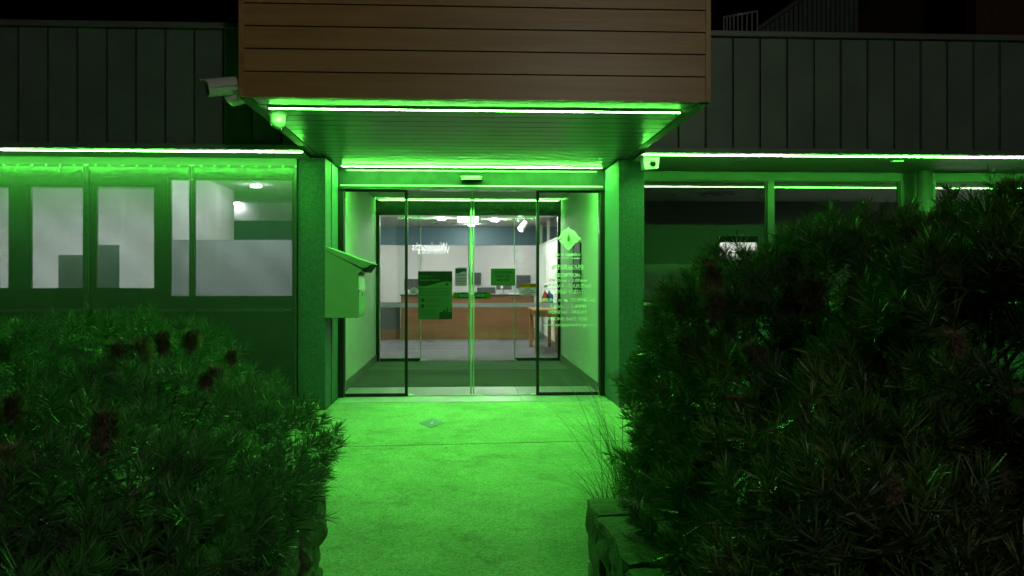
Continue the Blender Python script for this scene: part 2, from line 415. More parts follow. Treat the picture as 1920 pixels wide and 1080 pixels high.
# soffit: 200 mm panels between side flashings
yp = [YC+.03]
while yp[-1] < 9.3: yp.append(yp[-1]+.203)
yp[-1] = 9.5
for a, b in zip(yp, yp[1:]):
    bm = bmesh.new(); add_box(bm, cx0+.09, cx1-.09, a+.009, b-.009, ZC, ZC+.022, .003)
    bm_obj('soffit_panel', bm, M['soffit'], can)
box('soffit_backing', cx0+.03, cx1-.03, YC+.03, 9.5, ZC+.023, ZC+.029, M['black'], can)
box('edge_flashing', cx0+.002, cx0+.088, YC+.032, 9.5, ZC-.004, ZC+.022, M['flashing'], can)
box('edge_flashing', cx1-.088, cx1-.002, YC+.032, 9.5, ZC-.004, ZC+.022, M['flashing'], can)

# ---- wings: ribbed metal fascia, coping, flashing and soffit
zfl = P(280, 268, YF)[1]       # where the ribs stop
ztop = P(0, 50, YF)[1]
def panel_mesh(wd):
    h = ztop-zfl
    bm = bmesh.new()
    add_box(bm, .004, wd-.024, 0, .02, 0, h)
    add_box(bm, wd-.0238, wd-.019, -.014, .045, .002, h-.003)
    add_box(bm, -.002, .0038, -.006, .045, .002, h-.003)
    bmesh.ops.recalc_face_normals(bm, faces=bm.faces)
    me = bpy.data.meshes.new('cladding_panel'); bm.to_mesh(me); bm.free(); me.materials.append(M['cladding']); return me
def wing(xa, xb, anchor, sgn, soff_y, x_led):
    cl = box('cladding_wall', min(xa,xb), max(xa,xb), YF+.047, YF+.125, zfl-.02, ztop+.02, M['black'], B)
    pw = .2800; me = panel_mesh(pw)
    x = anchor
    k0 = math.floor((min(xa,xb)-anchor)/pw); k1 = math.ceil((max(xa,xb)-anchor)/pw)
    for k in range(k0+1, k1+(1 if xb < 0 else 0)):
        o = bpy.data.objects.new('cladding_panel', me)
        reg(o, cl, (anchor+k*pw, YF+.003, zfl))
    lo, hi = min(xa,xb), max(xa,xb)
    box('coping', lo, hi, YF-.05, YF+.2, ztop+.004, ztop+.06, M['trim'], cl, .004)
    box('lower_flashing', lo, hi, YF-.02, YF+.024, ZS-.002, zfl-.004, M['cladding'], cl)
    return cl
ribx = P(419, 160, YF)[0]
wing(-8.2, cx0-.0, ribx+.011-.28, -1, 8.6, 0)
ribr = P(1425, 160, YF)[0]
wing(cx1+.0, 9.5, ribr+.011-.28, 1, 9.35, 0)
# soffit sheets (joints between sheets are real gaps)
def soffit(x0, x1, yb, name='wing_soffit'):
    return box(name, x0+.003, x1-.003, YF+.03, yb, ZS, ZS+.02, M['soffit_white'], B)
xs = [-8.2, -5.6, P(240, 292, 8.3)[0], cx0-.005]
for a, b in zip(xs, xs[1:]): soffit(a, b, 8.75)
xs = [cx1+.005, P(1380, 310, 8.7)[0], P(1790, 310, 8.7)[0], 9.5]
for a, b in zip(xs, xs[1:]): soffit(a, b, 9.37)
box('roof', -8.2, 9.5, YF+.13, 24.6, ZS+.10, ZS+.35, M['black'], B)
# small light fitting on the right soffit
fx, fy = G(1682, 301, ZS)
o = boxes('soffit_fitting', [(fx-.06, fx+.06, fy-.03, fy+.03, ZS-.018, ZS+.001)], M['white'], None, .004)
tag(o, 'small flat white fitting on the soffit behind the long right light strip', 'fitting')

# ---- LED strips: aluminium channel with a lit diffuser
def led(x0, x1, y, z, label, m='led', wdt=.024, lip=.0146):
    r = empty('light_strip', ((x0+x1)/2, y, z-.016))
    tag(r, label, 'light strip', 'green light strips on the entrance')
    boxes('channel', [(x0-.012, x1+.012, y-wdt*.5, y+wdt*.5, z-.006, z+.002), (x0-.012, x1+.012, y-wdt*.5-.004, y-wdt*.5-.0002, z-lip, z+.002), (x0-.012, x1+.012, y+wdt*.5+.0002, y+wdt*.5+.004, z-lip, z+.002)], M['alu'], r)
    box('diffuser', x0, x1, y-wdt/2, y+wdt/2, z-.016, z-.0062, M[m], r)
x0, x1 = P(505, 204, 6.15)[0], P(1275, 208, 6.15)[0]
led(x0, x1, 6.16, ZC, 'glowing green light strip under the outer edge of the timber canopy', 'led_front')
x0, x1 = P(642, 317, 9.28)[0], P(1127, 318, 9.28)[0]
led(x0, x1, 9.28, ZC, 'glowing green light strip on the canopy soffit just above the door header', 'led_door')
led(-7.6, P(566, 286, YF+.02)[0], YF+.02, ZS-.006, 'long glowing green light strip above the mesh screened windows', 'led_wing', .024, .008)
led(P(1207, 291, YF+.02)[0], 9.2, YF+.02, ZS-.006, 'long glowing green light strip above the unscreened dark windows', 'led_wing', .024, .008)

# ---- outer doors
def door_set(Y, x_l, x_r, px, head_v, head_v2, sub):
    pass
zh = P(885, 357, YD)[1]
jl, jr = XL, XR
hd = box('door_header', jl+.002, jr-.002, YD-.10, YD+.12, zh, ZC+.02, M['header'], B)
zl = P(885, 350.5, YD)[1]
box('header_lip', jl+.03, jr-.03, YD-.106, YD-.1005, zl-.006, zl+.006, M['alu'], hd)
box('header_base', jl+.03, jr-.03, YD-.112, YD-.1005, zh-.004, zl-.008, M['header'], hd)
for (a, b) in ((jl, jl+.065), (jr-.055, jr)):
    box('door_jamb', a, b, YD-.09, YD+.06, 0, zh-.001, M['black'], B, .004)
for (a, b) in ((jl+.066, jl+.074), (jr-.064, jr-.056)):
    box('jamb_edge', a, b, YD-.05, YD+.03, 0, zh-.001, M['frame'], B)
xfl = P(762, 550, YD)[0]; xfr = P(1008, 550, YD)[0]; xm = P(885.5, 550, YD)[0]
def fixed_panel(xa, xb, stile, Y, zt, zb=.0):
    r = empty('fixed_glass_panel', ((xa+xb)/2, Y, zb), B)
    box('glass', xa, xb, Y-.005, Y+.005, zb+.02, zt, M['glass'], r)
    box('bottom_rail', xa, xb, Y-.02, Y+.02, zb+.002, zb+.038, M['black'], r)
    box('top_rail', xa, xb, Y-.02, Y+.02, zt-.022, zt, M['black'], r)
    s = .017
    box('stile', stile-s, stile+s, Y-.021, Y+.021, zb+.003, zt-.001, M['black'], r)
    return r
fpl = fixed_panel(jl+.075, xfl-.017, xfl, YD-.005, zh-.001)
fpr = fixed_panel(xfr+.017, jr-.065, xfr, YD-.005, zh-.001)
def leaf(xa, xb, meet, Y, zt):
    r = empty('sliding_door_leaf', ((xa+xb)/2, Y, .01), B)
    box('glass', xa, xb, Y-.005, Y+.005, .012, zt, M['glass'], r)
    lo, hi = (meet-.024, meet-.007) if xb <= meet+.001 else (meet+.007, meet+.024)
    box('meeting_stile', lo, hi, Y-.016, Y+.016, .012, zt-.001, M['stile'], r, .003)
    return r
lfl = leaf(xfl-.10, xm-.004, xm, YD+.045, zh-.002)
lfr = leaf(xm+.004, xfr+.10, xm, YD+.045, zh-.002)
box('floor_track', xfl+.02, xfr-.02, YD+.03, YD+.06, -.01, .006, M['alu'], B)
for u in (771, 1000):
    x = P(u, 740, YD)[0]
    box('floor_guide', x-.03, x+.03, YD-.03, YD+.03, .0, .02, M['alu'], B, .003)
# door sensor on the header
sx = P(884, 334, YD-.13)
bm = bmesh.new()
pts = [(-.128,-.0), (-.12,-.035), (-.06,-.055), (.06,-.055), (.12,-.035), (.128,0)]
A = [bm.verts.new((sx[0]+p[0], YD-.1125+p[1], sx[1]-.022)) for p in pts]; Bv = [bm.verts.new((sx[0]+p[0], YD-.1125+p[1]*.8, sx[1]+.022)) for p in pts]
bm.faces.new(A); bm.faces.new(Bv[::-1])
for i in range(6): bm.faces.new((A[i], Bv[i], Bv[(i+1)%6], A[(i+1)%6]))
tag(bm_obj('door_sensor', bm, M['black']), 'black motion sensor bar on the header over the sliding doors', 'sensor')

# ---- lettering on the right fixed panel
yl = YD-.013
def pr(u0, u1, v0, v1, Y):     # pixel box -> x0,x1,z0,z1
    a = P(u0, v1, Y); b = P(u1, v0, Y); return a[0], b[0], a[1], b[1]
lines = [('South Gippsland', 1039, 1090, 473.5, 481.5, .0, .35), ('Shire Council', 1043, 1088, 482, 485.5, .0, 0),
 ('OFFICE HOURS', 1035, 1095, 496.4, 503.2, .009, 0), ('RECEPTION:', 1041, 1089.5, 512.4, 519.4, .009, 0),
 ('10.00am - 3.00pm', 1030, 1101, 522.5, 530.5, 0, 0), ('MONDAY - THURSDAY', 1020, 1109, 532.8, 539.6, 0, 0),
 ('CLOSED FRIDAYS', 1031, 1099, 543.4, 550.2, 0, 0), ('ONLINE or by TELEPHONE:', 1012, 1117, 559, 567.5, .008, 0),
 ('8.30AM - 5.00PM', 1031, 1099, 571, 577.6, 0, 0), ('MONDAY - FRIDAY', 1028, 1101, 581.8, 588.4, 0, 0),
 ('5662 9200', 1061.5, 1102, 594.5, 601, 0, 0), ('PHONE:', 1028, 1059, 594.5, 601, .009, 0),
 ('www.southgippsland.vic.gov.au', 1018, 1113, 605.5, 613.5, .004, 0)]
for s, u0, u1, v0, v1, bold, sh in lines:
    text_mesh('lettering', s, *pr(u0, u1, v0, v1, yl), yl, M['vinyl'], fpr, bold+.011, sh)
box('lettering_underline', *pr(1035, 1095, 504.2, 505.0, yl)[:2], yl-.001, yl+.001, *pr(1035, 1095, 504.2, 505.0, yl)[2:], M['vinyl'], fpr)
def zz(pts, s=4.906, ox=980, oy=410):
    return [P(ox+a/s, oy+b/s, yl) for a, b in pts]
logo = [
 [(421,75),(437,98),(463,106),(484,122),(496,146),(512,166),(536,180),(521,196),(495,178),(462,164),(433,158),(427,124),(422,124),(414,160),(381,166),(350,180),(332,196),(311,180),(336,166),(350,146),(360,122),(380,106),(406,98)],
 [(335,205),(356,188),(385,173),(412,167),(410,205),(434,206),(433,166),(462,171),(494,187),(515,202),(490,224),(440,222),(410,219),(436,210),(400,213),(366,232)],
 [(376,240),(410,228),(440,228),(482,230),(421,297)]]
for poly in logo:
    pts = zz(poly)
    bm = bmesh.new(); vs = [bm.verts.new((p[0], yl, p[1])) for p in pts]; f = bm.faces.new(vs)
    bmesh.ops.triangulate(bm, faces=[f])
    bm_obj('logo_shape', bm, M['vinyl'], fpr)

# ---- vestibule
VL, VR = XL+.002, XR-.03
box('vestibule_wall', VL-.14, VL, 9.602, YI, 0, 2.76, M['white_wall'], B)
box('vestibule_wall', VR, VR+.14, 9.602, YI, 0, 2.76, M['white_wall'], B)
box('skirting', VL+.0005, VL+.014, 9.61, YI-.06, .002, .12, M['skirting'], B)
box('skirting', VR-.014, VR-.0005, 9.61, YI-.06, .002, .12, M['skirting'], B)
tag(box('ceiling', VL, VR, 9.672, YI, 2.72, 2.76, M['ceiling']), kind='structure')
tag(box('entrance_floor_mat', VL, VR, YT1, 12.28, -.1, .004, M['mat']), kind='structure')
tag(box('carpet_floor', -7.9, 9.3, 12.281, 24.4, -.1, .0, M['carpet']), kind='structure')
tag(box('office_floor', -7.9, VL-.141, 9.05, 12.28, -.1, -.001, M['carpet']), kind='structure')
tag(box('side_office_floor', VR+.141, 9.3, 9.5, 12.28, -.1, -.001, M['carpet']), kind='structure')
led(VL+.06, VR-.06, 13.40, 2.72, 'glowing green light strip on the vestibule ceiling before the inner doors', 'led_inner')
led(VL+.06, VR-.06, 9.80, 2.72, 'green light strip hidden behind the outer door header inside the vestibule', 'led_vest')
# dark notice board on the vestibule's right wall
nb = empty('notice_board', (VR-.01, 11.5, 1.2))
tag(nb, 'dark notice board on the pale wall between the outer and inner doors', 'notice board')
box('board_face', VR-.02, VR+.001, 11.16, 11.84, 1.22, 1.90, M['darkpanel'], nb)
boxes('board_frame', [(VR-.026, VR-.0195, 11.14, 11.17, 1.20, 1.92), (VR-.026, VR-.0195, 11.83, 11.86, 1.20, 1.92), (VR-.026, VR-.0195, 11.1705, 11.8295, 1.20, 1.225), (VR-.026, VR-.0195, 11.1705, 11.8295, 1.895, 1.92)], M['black'], nb)

# ---- inner doors
zhi = P(878, 405, YI)[1]
hi_ = box('inner_door_header', VL+.001, VR-.001, YI-.12, YI+.12, zhi, 2.719, M['header'], B)
box('inner_door_jamb', VL+.001, VL+.05, YI-.05, YI+.05, .001, zhi-.001, M['black'], B)
box('inner_door_jamb', VR-.045, VR-.001, YI-.05, YI+.05, .001, zhi-.001, M['black'], B)
box('inner_jamb_edge', VL+.051, VL+.066, YI-.03, YI+.03, .001, zhi-.001, M['alu'], B)
xil = P(789, 540, YI)[0]; xir = P(964.5, 540, YI)[0]; xim = P(880.5, 540, YI)[0]
def inner_fixed(xa, xb, stile):
    r = empty('inner_fixed_glass', ((xa+xb)/2, YI, 0), B)
    box('glass', xa, xb, YI-.015, YI-.005, .02, zhi-.001, M['glass'], r)
    box('bottom_rail', xa, xb, YI-.03, YI+.01, .001, .05, M['black'], r)
    box('glass_edge', stile-.006, stile+.006, YI-.017, YI-.003, .051, zhi-.002, M['alu'], r)
    za, zb = P(800, 576, YI)[1], P(800, 568, YI)[1]
    box('frosted_band', xa, xb-.001, YI-.0175, YI-.0155, za, zb, M['band'], r)
    return r
inner_fixed(VL+.066, xil-.006, xil); inner_fixed(xir+.006, VR-.045, xir)
def inner_leaf(xa, xb, meet):
    r = empty('inner_sliding_leaf', ((xa+xb)/2, YI+.04, .01), B)
    box('glass', xa, xb, YI+.035, YI+.045, .012, zhi-.001, M['glass'], r)
    lo, hi = (meet-.024, meet-.004) if xb <= meet+.001 else (meet+.004, meet+.024)
    box('meeting_stile', lo, hi, YI+.026, YI+.054, .012, zhi-.002, M['alu'], r)
    za, zb = P(800, 576.3, YI+.03)[1], P(800, 568.3, YI+.03)[1]
    box('frosted_band', xa+.06 if xa < 0 else xa, (xb if xa < 0 else xb-.06)-.001, YI+.032, YI+.034, za, zb, M['band'], r)
    return r
ill = inner_leaf(xil-.06, xim-.004, xim); ilr = inner_leaf(xim+.004, xir+.06, xim)
for u in (792, 964):
    x = P(u, 678, YI)[0]; box('inner_floor_guide', x-.05, x+.05, YI-.04, YI+.02, 0, .022, M['alu'], B, .003)
box('inner_wall', -7.9, VL-.001, YI-.08, YI+.08, 0, 2.7, M['white_wall'], B)
box('inner_wall', VR+.001, 2.35, YI-.08, YI+.08, 0, 2.7, M['white_wall'], B)
# inner wall above the doors is behind the header
box('inner_bulkhead', VL+.001, VR-.001, YI+.122, YI+.16, zhi+.02, 2.7, M['white_wall'], B)

# ---- reception
ZR = 2.70
tag(box('reception_ceiling', -7.9, 9.3, YI-.05, 24.4, ZR+.001, ZR+.05, M['ceiling']), kind='structure')
RW = 1.87
box('reception_wall', RW, RW+.12, YI+.081, 19.6, 0, 2.18, M['white_wall'], B)
box('reception_ledge', RW-.02, RW+.14, YI+.081, 19.6, 2.181, 2.215, M['white'], B)
box('reception_clerestory', RW+.05, RW+.06, YI+.081, 19.6, 2.2155, ZR, M['glass2'], B)
for y in (YI+.30, 15.9, 17.9, 19.55): box('clerestory_mullion', RW+.02, RW+.09, y-.03, y+.03, 2.2155, ZR, M['alu'], B)
box('reception_skirting', RW-.014, RW-.001, YI+.09, 19.6, .001, .11, M['skirting'], B)
box('back_wall', -7.9, 9.3, 22.6, 22.75, 0, ZR, M['grey_wall'], B)
box('reception_side_wall', -5.2, -5.08, YI+.081, 22.6, 0, ZR, M['grey_wall'], B)
box('blue_bulkhead', -5.07, 6.5, 20.1, 20.35, P(880, 459, 20.1)[1], ZR, M['blue'], B)
box('far_side_wall', 6.5, 6.6, 19.6, 22.6, 0, ZR, M['grey_wall'], B)
# windows let into the back wall (dark panes)
for u0, u1, v0, v1 in ((880, 902, 511, 534), (968, 995, 516, 540)):
    a = pr(u0, u1, v0, v1, 22.55)
    wv = empty('wall_hatch', ((a[0]+a[1])/2, 22.58, a[2]), B)
    box('hatch_pane', a[0], a[1], 22.57, 22.599, a[2], a[3], M['frame'], wv)
    box('hatch_inset', a[0]+.05, a[1]-.05, 22.56, 22.5695, a[2]+.05, a[3]-.05, M['darkpanel'], wv)
def downlight(x, y, z, label, m='downlight', r=.075, grp='ceiling downlights'):
    e = tag(empty('downlight', (x, y, z-.012)), label, 'downlight', grp)
    bm = bmesh.new(); cyl(bm, (x, y, z-.012), (x, y, z+.001), r*1.25, n=20); bm_obj('bezel', bm, M['white'], e)
    bm = bmesh.new(); cyl(bm, (x, y, z-.034), (x, y, z-.0125), r, n=20); bm_obj('lamp', bm, M[m], e)
for u, v in ((828, 408.5), (928, 411.5)):
    X, Y = (lambda d: d)(G(u, v, ZR))
    downlight(X, Y, ZR, 'round white downlight glowing in the reception ceiling near the exit sign')
for X, Y in ((-3.2, 16.2), (-1.2, 14.9), (.9, 14.9), (-3, 18.9), (.2, 19.2), (1.0, 16.3), (-2.6, 21.4), (-.6, 21.4), (1.4, 21.5), (3.6, 21.2)):
    downlight(X, Y, ZR, 'round white downlight in the reception ceiling hidden above the door head')
a = pr(858, 897, 406.5, 416.5, 16.0)
ex = tag(empty('exit_sign', ((a[0]+a[1])/2, 16, a[2])), 'lit white exit light box hanging from the reception ceiling', 'exit sign')
box('light_box', a[0], a[1], 15.98, 16.02, a[2], a[3], M['exit'], ex)
box('hanger', (a[0]+a[1])/2-.02, (a[0]+a[1])/2+.02, 15.99, 16.01, a[3], ZR+.002, M['white'], ex)
# track spotlight
tl = P(981, 424, 15.2)
sp = tag(empty('track_spotlight', (tl[0], 15.2, tl[1])), 'white track spotlight aimed at the wall right of the exit sign', 'spotlight')
bm = bmesh.new(); cyl(bm, (tl[0]+.05, 15.2, tl[1]+.07), (tl[0]-.06, 15.12, tl[1]-.07), .055, .065, 18); bm_obj('lamp_head', bm, M['white'], sp)
bm = bmesh.new(); d = Vector((-.11, -.08, -.14)).normalized(); q = Vector((tl[0]-.06, 15.12, tl[1]-.07))
cyl(bm, q+d*.001, q+d*.006, .055, n=18); bm_obj('lamp_face', bm, M['exit'], sp)
bm = bmesh.new(); cyl(bm, (tl[0], 15.2, tl[1]), (tl[0]+.03, 15.2, ZR+.001), .012, n=8); add_box(bm, tl[0]-.25, tl[0]+.25, 15.18, 15.22, ZR-.03, ZR+.001); bm_obj('track_arm', bm, M['black'], sp)
# ceiling vent ring
for u, v, zc, nm in ((835, 417, ZR, 'round ceiling vent in the reception between the downlights'),):
    X, Y = G(u, v, zc); bm = bmesh.new()
    vt = tag(empty('ceiling_vent', (X, Y, zc-.02)), nm, 'vent')
    for r in (.34, .25, .16, .08):
        bm = bmesh.new(); cyl(bm, (X, Y, zc-.03+r*.03), (X, Y, zc+.001), r, r*.9, 28); bm_obj('vent_ring', bm, M['frame' if r in (.25,.08) else 'white'], vt)

# counter
YK = 18.3
kx0, kx1 = P(752, 600, YK)[0], P(1001, 600, YK)[0]
zk = P(880, 552, YK)[1]
kt = tag(empty('reception_counter', ((kx0+kx1)/2, YK+.4, 0)), 'long walnut panelled reception counter with dark bench top', 'counter')
box('front_panel', kx0, kx1, YK, YK+.04, .001, zk-.24, M['counter'], kt)
box('upper_panel', kx0, kx1, YK-.03, YK+.04, zk-.235, zk-.03, M['counter'], kt)
box('carcass', kx0+.02, kx1-.02, YK+.041, YK+.75, .001, zk-.05, M['darkpanel'], kt)
box('bench_top', kx0-.02, kx1+.02, YK-.05, YK+.8, zk-.03, zk, M['stone_top'], kt, .004)
sx0, sx1 = -4.9, kx0-.03
sd = tag(empty('side_bench', ((sx0+sx1)/2, YK+.5, 0)), 'dark grey side bench at the left end of the walnut counter', 'bench')
box('bench_front', sx0, sx1, YK+.2, YK+.24, .001, .80, M['darkpanel'], sd)
box('kick_board', sx0, sx1, YK+.18, YK+.199, .001, .22, M['counter'], sd)
box('bench_slab', sx0, sx1, YK+.16, YK+.8, .801, .84, M['stone_top'], sd)
# things on the counter
def monitor(u, v0, v1, wd, label):
    x, zb = P(u, v1, YK+.45)
    m = tag(empty('monitor', (x, YK+.45, zk)), label, 'monitor')
    box('screen', x-wd/2, x+wd/2, YK+.44, YK+.47, zk+.10, zk+.10+wd*.6, M['darkpanel'], m, .004)
    bm = bmesh.new(); cyl(bm, (x, YK+.48, zk), (x, YK+.48, zk+.2), .02, n=10); cyl(bm, (x, YK+.48, zk-.0005), (x, YK+.48, zk+.012), .11, n=20); bm_obj('stand', bm, M['steel'], m)
monitor(775, 500, 552, .42, 'dark desk monitor near the left end of the walnut counter')
monitor(945, 500, 552, .36, 'dark desk monitor behind the deliveries sign on the counter')
x, zb = P(941, 545, YK+.25)
dl = tag(empty('desk_microphone', (x, YK+.25, zk)), 'small round headed silver desk stand on the counter', 'desk stand')
bm = bmesh.new(); cyl(bm, (x, YK+.25, zk-.0005), (x, YK+.25, zk+.015), .07, n=18); bm_obj('foot', bm, M['steel'], dl)
bm = bmesh.new(); cyl(bm, (x, YK+.25, zk+.0145), (x, YK+.25, zk+.14), .009, n=8); bm_obj('stem', bm, M['steel'], dl)
bm = bmesh.new(); cyl(bm, (x, YK+.235, zk+.165), (x, YK+.26, zk+.165), .033, n=18); bm_obj('round_head', bm, M['white'], dl)
# flags in a holder
for u, m1, m2, lb in ((1021, 'flag_red', 'flag_yellow', 'small red and yellow table flag beside the blue flag'), (1029, 'flag_blue', 'flag_blue', 'small blue table flag beside the red flag')):
    x, zt = P(u, 545, 16.0); zb = P(u, 575, 16.0)[1]
    f = tag(empty('table_flag', (x, 16, zb)), lb, 'flag')
    bm = bmesh.new(); cyl(bm, (x, 16, zb), (x, 16, zt+.02), .006, n=6); cyl(bm, (x, 16, zb-.0), (x, 16, zb+.012), .03, n=12); bm_obj('pole', bm, M['steel'], f)
    prism('cloth', [(x+.005, zt+.01), (x+.09, zt-.10), (x+.085, zt-.24), (x-.06, zt-.24), (x-.05, zt-.12)], 'y', 15.985, 15.995, M[m1], f)
    prism('cloth_lower', [(x-.04, zt-.16), (x+.06, zt-.15), (x+.07, zt-.235), (x-.05, zt-.235)], 'y', 15.98, 15.9845, M[m2], f)
# papers, a brochure rack and a chair behind the counter
for u, lb in ((905, 'loose white papers on the counter near the desk stand'), (962, 'loose white papers on the counter near the security notice')):
    x = P(u, 552, YK+.2)[0]
    tag(boxes('paper_stack', [(x-.12+.02*k, x+.09+.02*k, YK+.1+.03*k, YK+.38+.02*k, zk-.0005+.004*k, zk+.0035+.004*k) for k in range(3)], M['white'], None), lb, 'papers')
x = P(826, 552, YK+.3)[0]
br = tag(empty('brochure_rack', (x, YK+.3, zk)), 'clear stepped brochure rack on the counter behind the tall poster', 'brochure rack')
for k in range(3):
    box('rack_tier', x-.16, x+.16, YK+.2+.08*k, YK+.27+.08*k, zk-.0005, zk+.06+.06*k, M['frame'], br)
    for j in range(3): box('brochure', x-.145+.1*j, x-.055+.1*j, YK+.22+.08*k, YK+.235+.08*k, zk+.061+.06*k, zk+.15+.06*k, M[('flag_blue','paper','flag_yellow')[(j+k)%3]], br)
x = P(912, 552, 20.0)[0]
oc = tag(empty('office_chair', (x, 19.8, 0)), 'black office chair behind the walnut counter', 'chair')
box('backrest', x-.23, x+.23, 19.95, 20.02, .62, 1.18, M['darkpanel'], oc, .02); box('seat', x-.25, x+.25, 19.45, 19.94, .44, .52, M['darkpanel'], oc, .02)
bm = bmesh.new(); cyl(bm, (x, 19.7, .08), (x, 19.7, .44), .03, n=10)
for k in range(5): a_ = k*1.2566; cyl(bm, (x, 19.7, .07), (x+.3*math.cos(a_), 19.7+.3*math.sin(a_), .04), .022, .018, 8)
bm_obj('base', bm, M['black'], oc)
for k in range(5): a_ = k*1.2566; bm = bmesh.new(); cyl(bm, (x+.3*math.cos(a_)-.012, 19.7+.3*math.sin(a_), .025), (x+.3*math.cos(a_)+.012, 19.7+.3*math.sin(a_), .025), .026, n=10); bm_obj('castor', bm, M['black'], oc)
bm = bmesh.new(); cyl(bm, (x, 19.94, .5), (x, 19.98, .64), .02, n=8); bm_obj('back_bracket', bm, M['black'], oc)
# wooden table by the right wall
ty0, ty1 = 15.0, 16.45
tbx0, tbx1 = P(994, 590, 15.8)[0], RW-.03
tz = P(1010, 578, 15.7)[1]
tb = tag(empty('side_table', ((tbx0+tbx1)/2, 15.7, 0)), 'orange pine table with square legs against the white wall', 'table')
box('tabletop', tbx0, tbx1, ty0, ty1, tz-.045, tz, M['pine'], tb, .006)
for x in (tbx0+.03, tbx1-.10):
    for y in (ty0+.03, ty1-.10): box('leg', x, x+.07, y, y+.07, .001, tz-.046, M['pine'], tb, .003)
boxes('apron', [(tbx0+.101, tbx1-.101, ty0+.05, ty0+.07, tz-.14, tz-.0465), (tbx0+.05, tbx0+.07, ty0+.101, ty1-.101, tz-.14, tz-.0465)], M['pine'], tb)
# put the flag holder's shelf: a white box on the table under the flags
zb = P(1025, 575, 16.0)[1]; fxa, fxb = P(1013, 575, 16)[0], P(1036, 575, 16)[0]
if zb > tz+.02:
    o = boxes('display_box', [(fxa, fxb, 15.85, 16.15, tz-.0005, zb)], M['white'], None, .006); tag(o, 'low white display box on the pine table under two flags', 'box')
x, z = P(1045, 520, 15.0); a = (RW-.02, RW+.001)
ph = tag(empty('wall_panel', (RW-.01, 15.2, 1.3)), 'grey framed panel on the white reception wall above the table', 'wall panel')
box('panel_face', RW-.02, RW+.001, 15.05, 15.45, 1.15, 1.62, M['frame'], ph); box('panel_glass', RW-.024, RW-.0205, 15.09, 15.41, 1.19, 1.58, M['inkblue'], ph)

# ---- notices on the glass
def sheet(name, u0, u1, v0, v1, Y, m, label, cat, th=.002):
    a = pr(u0, u1, v0, v1, Y)
    r = tag(box(name, a[0], a[1], Y, Y+th, a[2], a[3], m), label, cat)
    return r, a
# large poster
YP = lfl and YD+.034
po, a = sheet('poster', 784, 848, 508.5, 599, YP, M['paper_dim'], 'tall green poster headed Changes to Customer Service on the left sliding door', 'poster', .0055)
W_, H_ = a[1]-a[0], a[3]-a[2]
def pp(fx, fz): return (a[0]+W_*fx, a[3]-H_*fz)
wave = [(0,0),(1,0),(1,.225),(.93,.215),(.82,.212),(.7,.225),(.55,.25),(.4,.28),(.25,.305),(.12,.312),(0,.30)]
prism('poster_header', [pp(*p) for p in wave], 'y', YP-.0008, YP+.001, M['ink'], po)
text_mesh('poster_title', 'Changes to', *pp(.04,.125)[:1], pp(.42,.0)[0], pp(0,.13)[1], pp(0,.085)[1], YP-.0016, M['paper_dim'], po, .01)
text_mesh('poster_title', 'Customer Service', pp(.04,0)[0], pp(.62,0)[0], pp(0,.20)[1], pp(0,.155)[1], YP-.0016, M['paper_dim'], po, .01)
rows = [(.05,.93,.355,.364)]+[(.05,.9,.39+.027*i,.396+.027*i) for i in range(5)]+[(.22,.62,.57+.033*i,.578+.033*i) for i in range(3)]+[(.22,.62,.70+.033*i,.708+.033*i) for i in range(2)]+[(.07,.52,.80+.03*i,.806+.03*i) for i in range(4)]
boxes('poster_text_lines', [(pp(r[0],0)[0], pp(r[1],0)[0], YP-.0008, YP+.001, pp(0,r[3])[1], pp(0,r[2])[1]) for r in rows], M['inkgrey'], po)
c = pp(.84,.27); prism('poster_emblem', [(c[0]-.02, c[1]), (c[0], c[1]+.02), (c[0]+.02, c[1]), (c[0], c[1]-.02)], 'y', YP-.0008, YP+.001, M['ink'], po)
boxes('poster_picture', [(pp(.62,0)[0], pp(.995,0)[0], YP-.0008, YP+.001, pp(0,.99)[1], pp(0,.845)[1]), (pp(.72,0)[0], pp(.81,0)[0], YP-.0008, YP+.001, pp(0,.8445)[1], pp(0,.80)[1]), (pp(.84,0)[0], pp(.88,0)[0], YP-.0008, YP+.001, pp(0,.8445)[1], pp(0,.75)[1])], M['inkgrey'], po)
for fz in (.58, .70):
    c = pp(.14, fz+.02); bm = bmesh.new(); cyl(bm, (c[0], YP-.0008, c[1]), (c[0], YP+.001, c[1]), .022, n=20); bm_obj('poster_icon', bm, M['inkgrey'], po)
# deliveries sign
dsn, a2 = sheet('deliveries_sign', 920.5, 966, 503.5, 535.5, YP, M['paper_dim'], 'green sheet reading FOR DELIVERIES PLEASE CALL on the right sliding door', 'sign', .0055)
for s, u0, u1, v0, v1 in (('FOR DELIVERIES', 925.5, 961, 508, 513), ('PLEASE CALL', 929, 957, 515, 520), ('5662 9200', 931, 956, 522, 527)):
    text_mesh('sign_lettering', s, *pr(u0, u1, v0, v1, YP), YP-.0012, M['ink'], dsn, .02)
# security notice, on the inner glass
YN = YI+.028
sn, a3 = sheet('security_notice', 974, 1006, 531.5, 554, YI-.0185, M['paper'], 'white and yellow security notice on the inner door glass', 'notice', .003)
a = pr(974, 1006, 531.5, 539.5, YI-.0185); box('notice_heading', a[0], a[1], YI-.0195, YI-.018, a[2], a[3], M['yellow'], sn)
text_mesh('notice_lettering', 'SECURITY NOTICE', *pr(976, 1004, 533.5, 537.5, YI), YI-.0201, M['ink'], sn, .03)
for s, u0, u1, v0, v1 in (('CASH', 984, 994, 540.8, 543), ('IS NOT KEPT', 979, 1001, 544, 546.4), ('ON THESE', 977, 1003, 547.2, 549.6), ('PREMISES', 982, 998, 550.4, 552.8)):
    text_mesh('notice_lettering', s, *pr(u0, u1, v0, v1, YI), YI-.0192, M['inkgrey'], sn, .02)
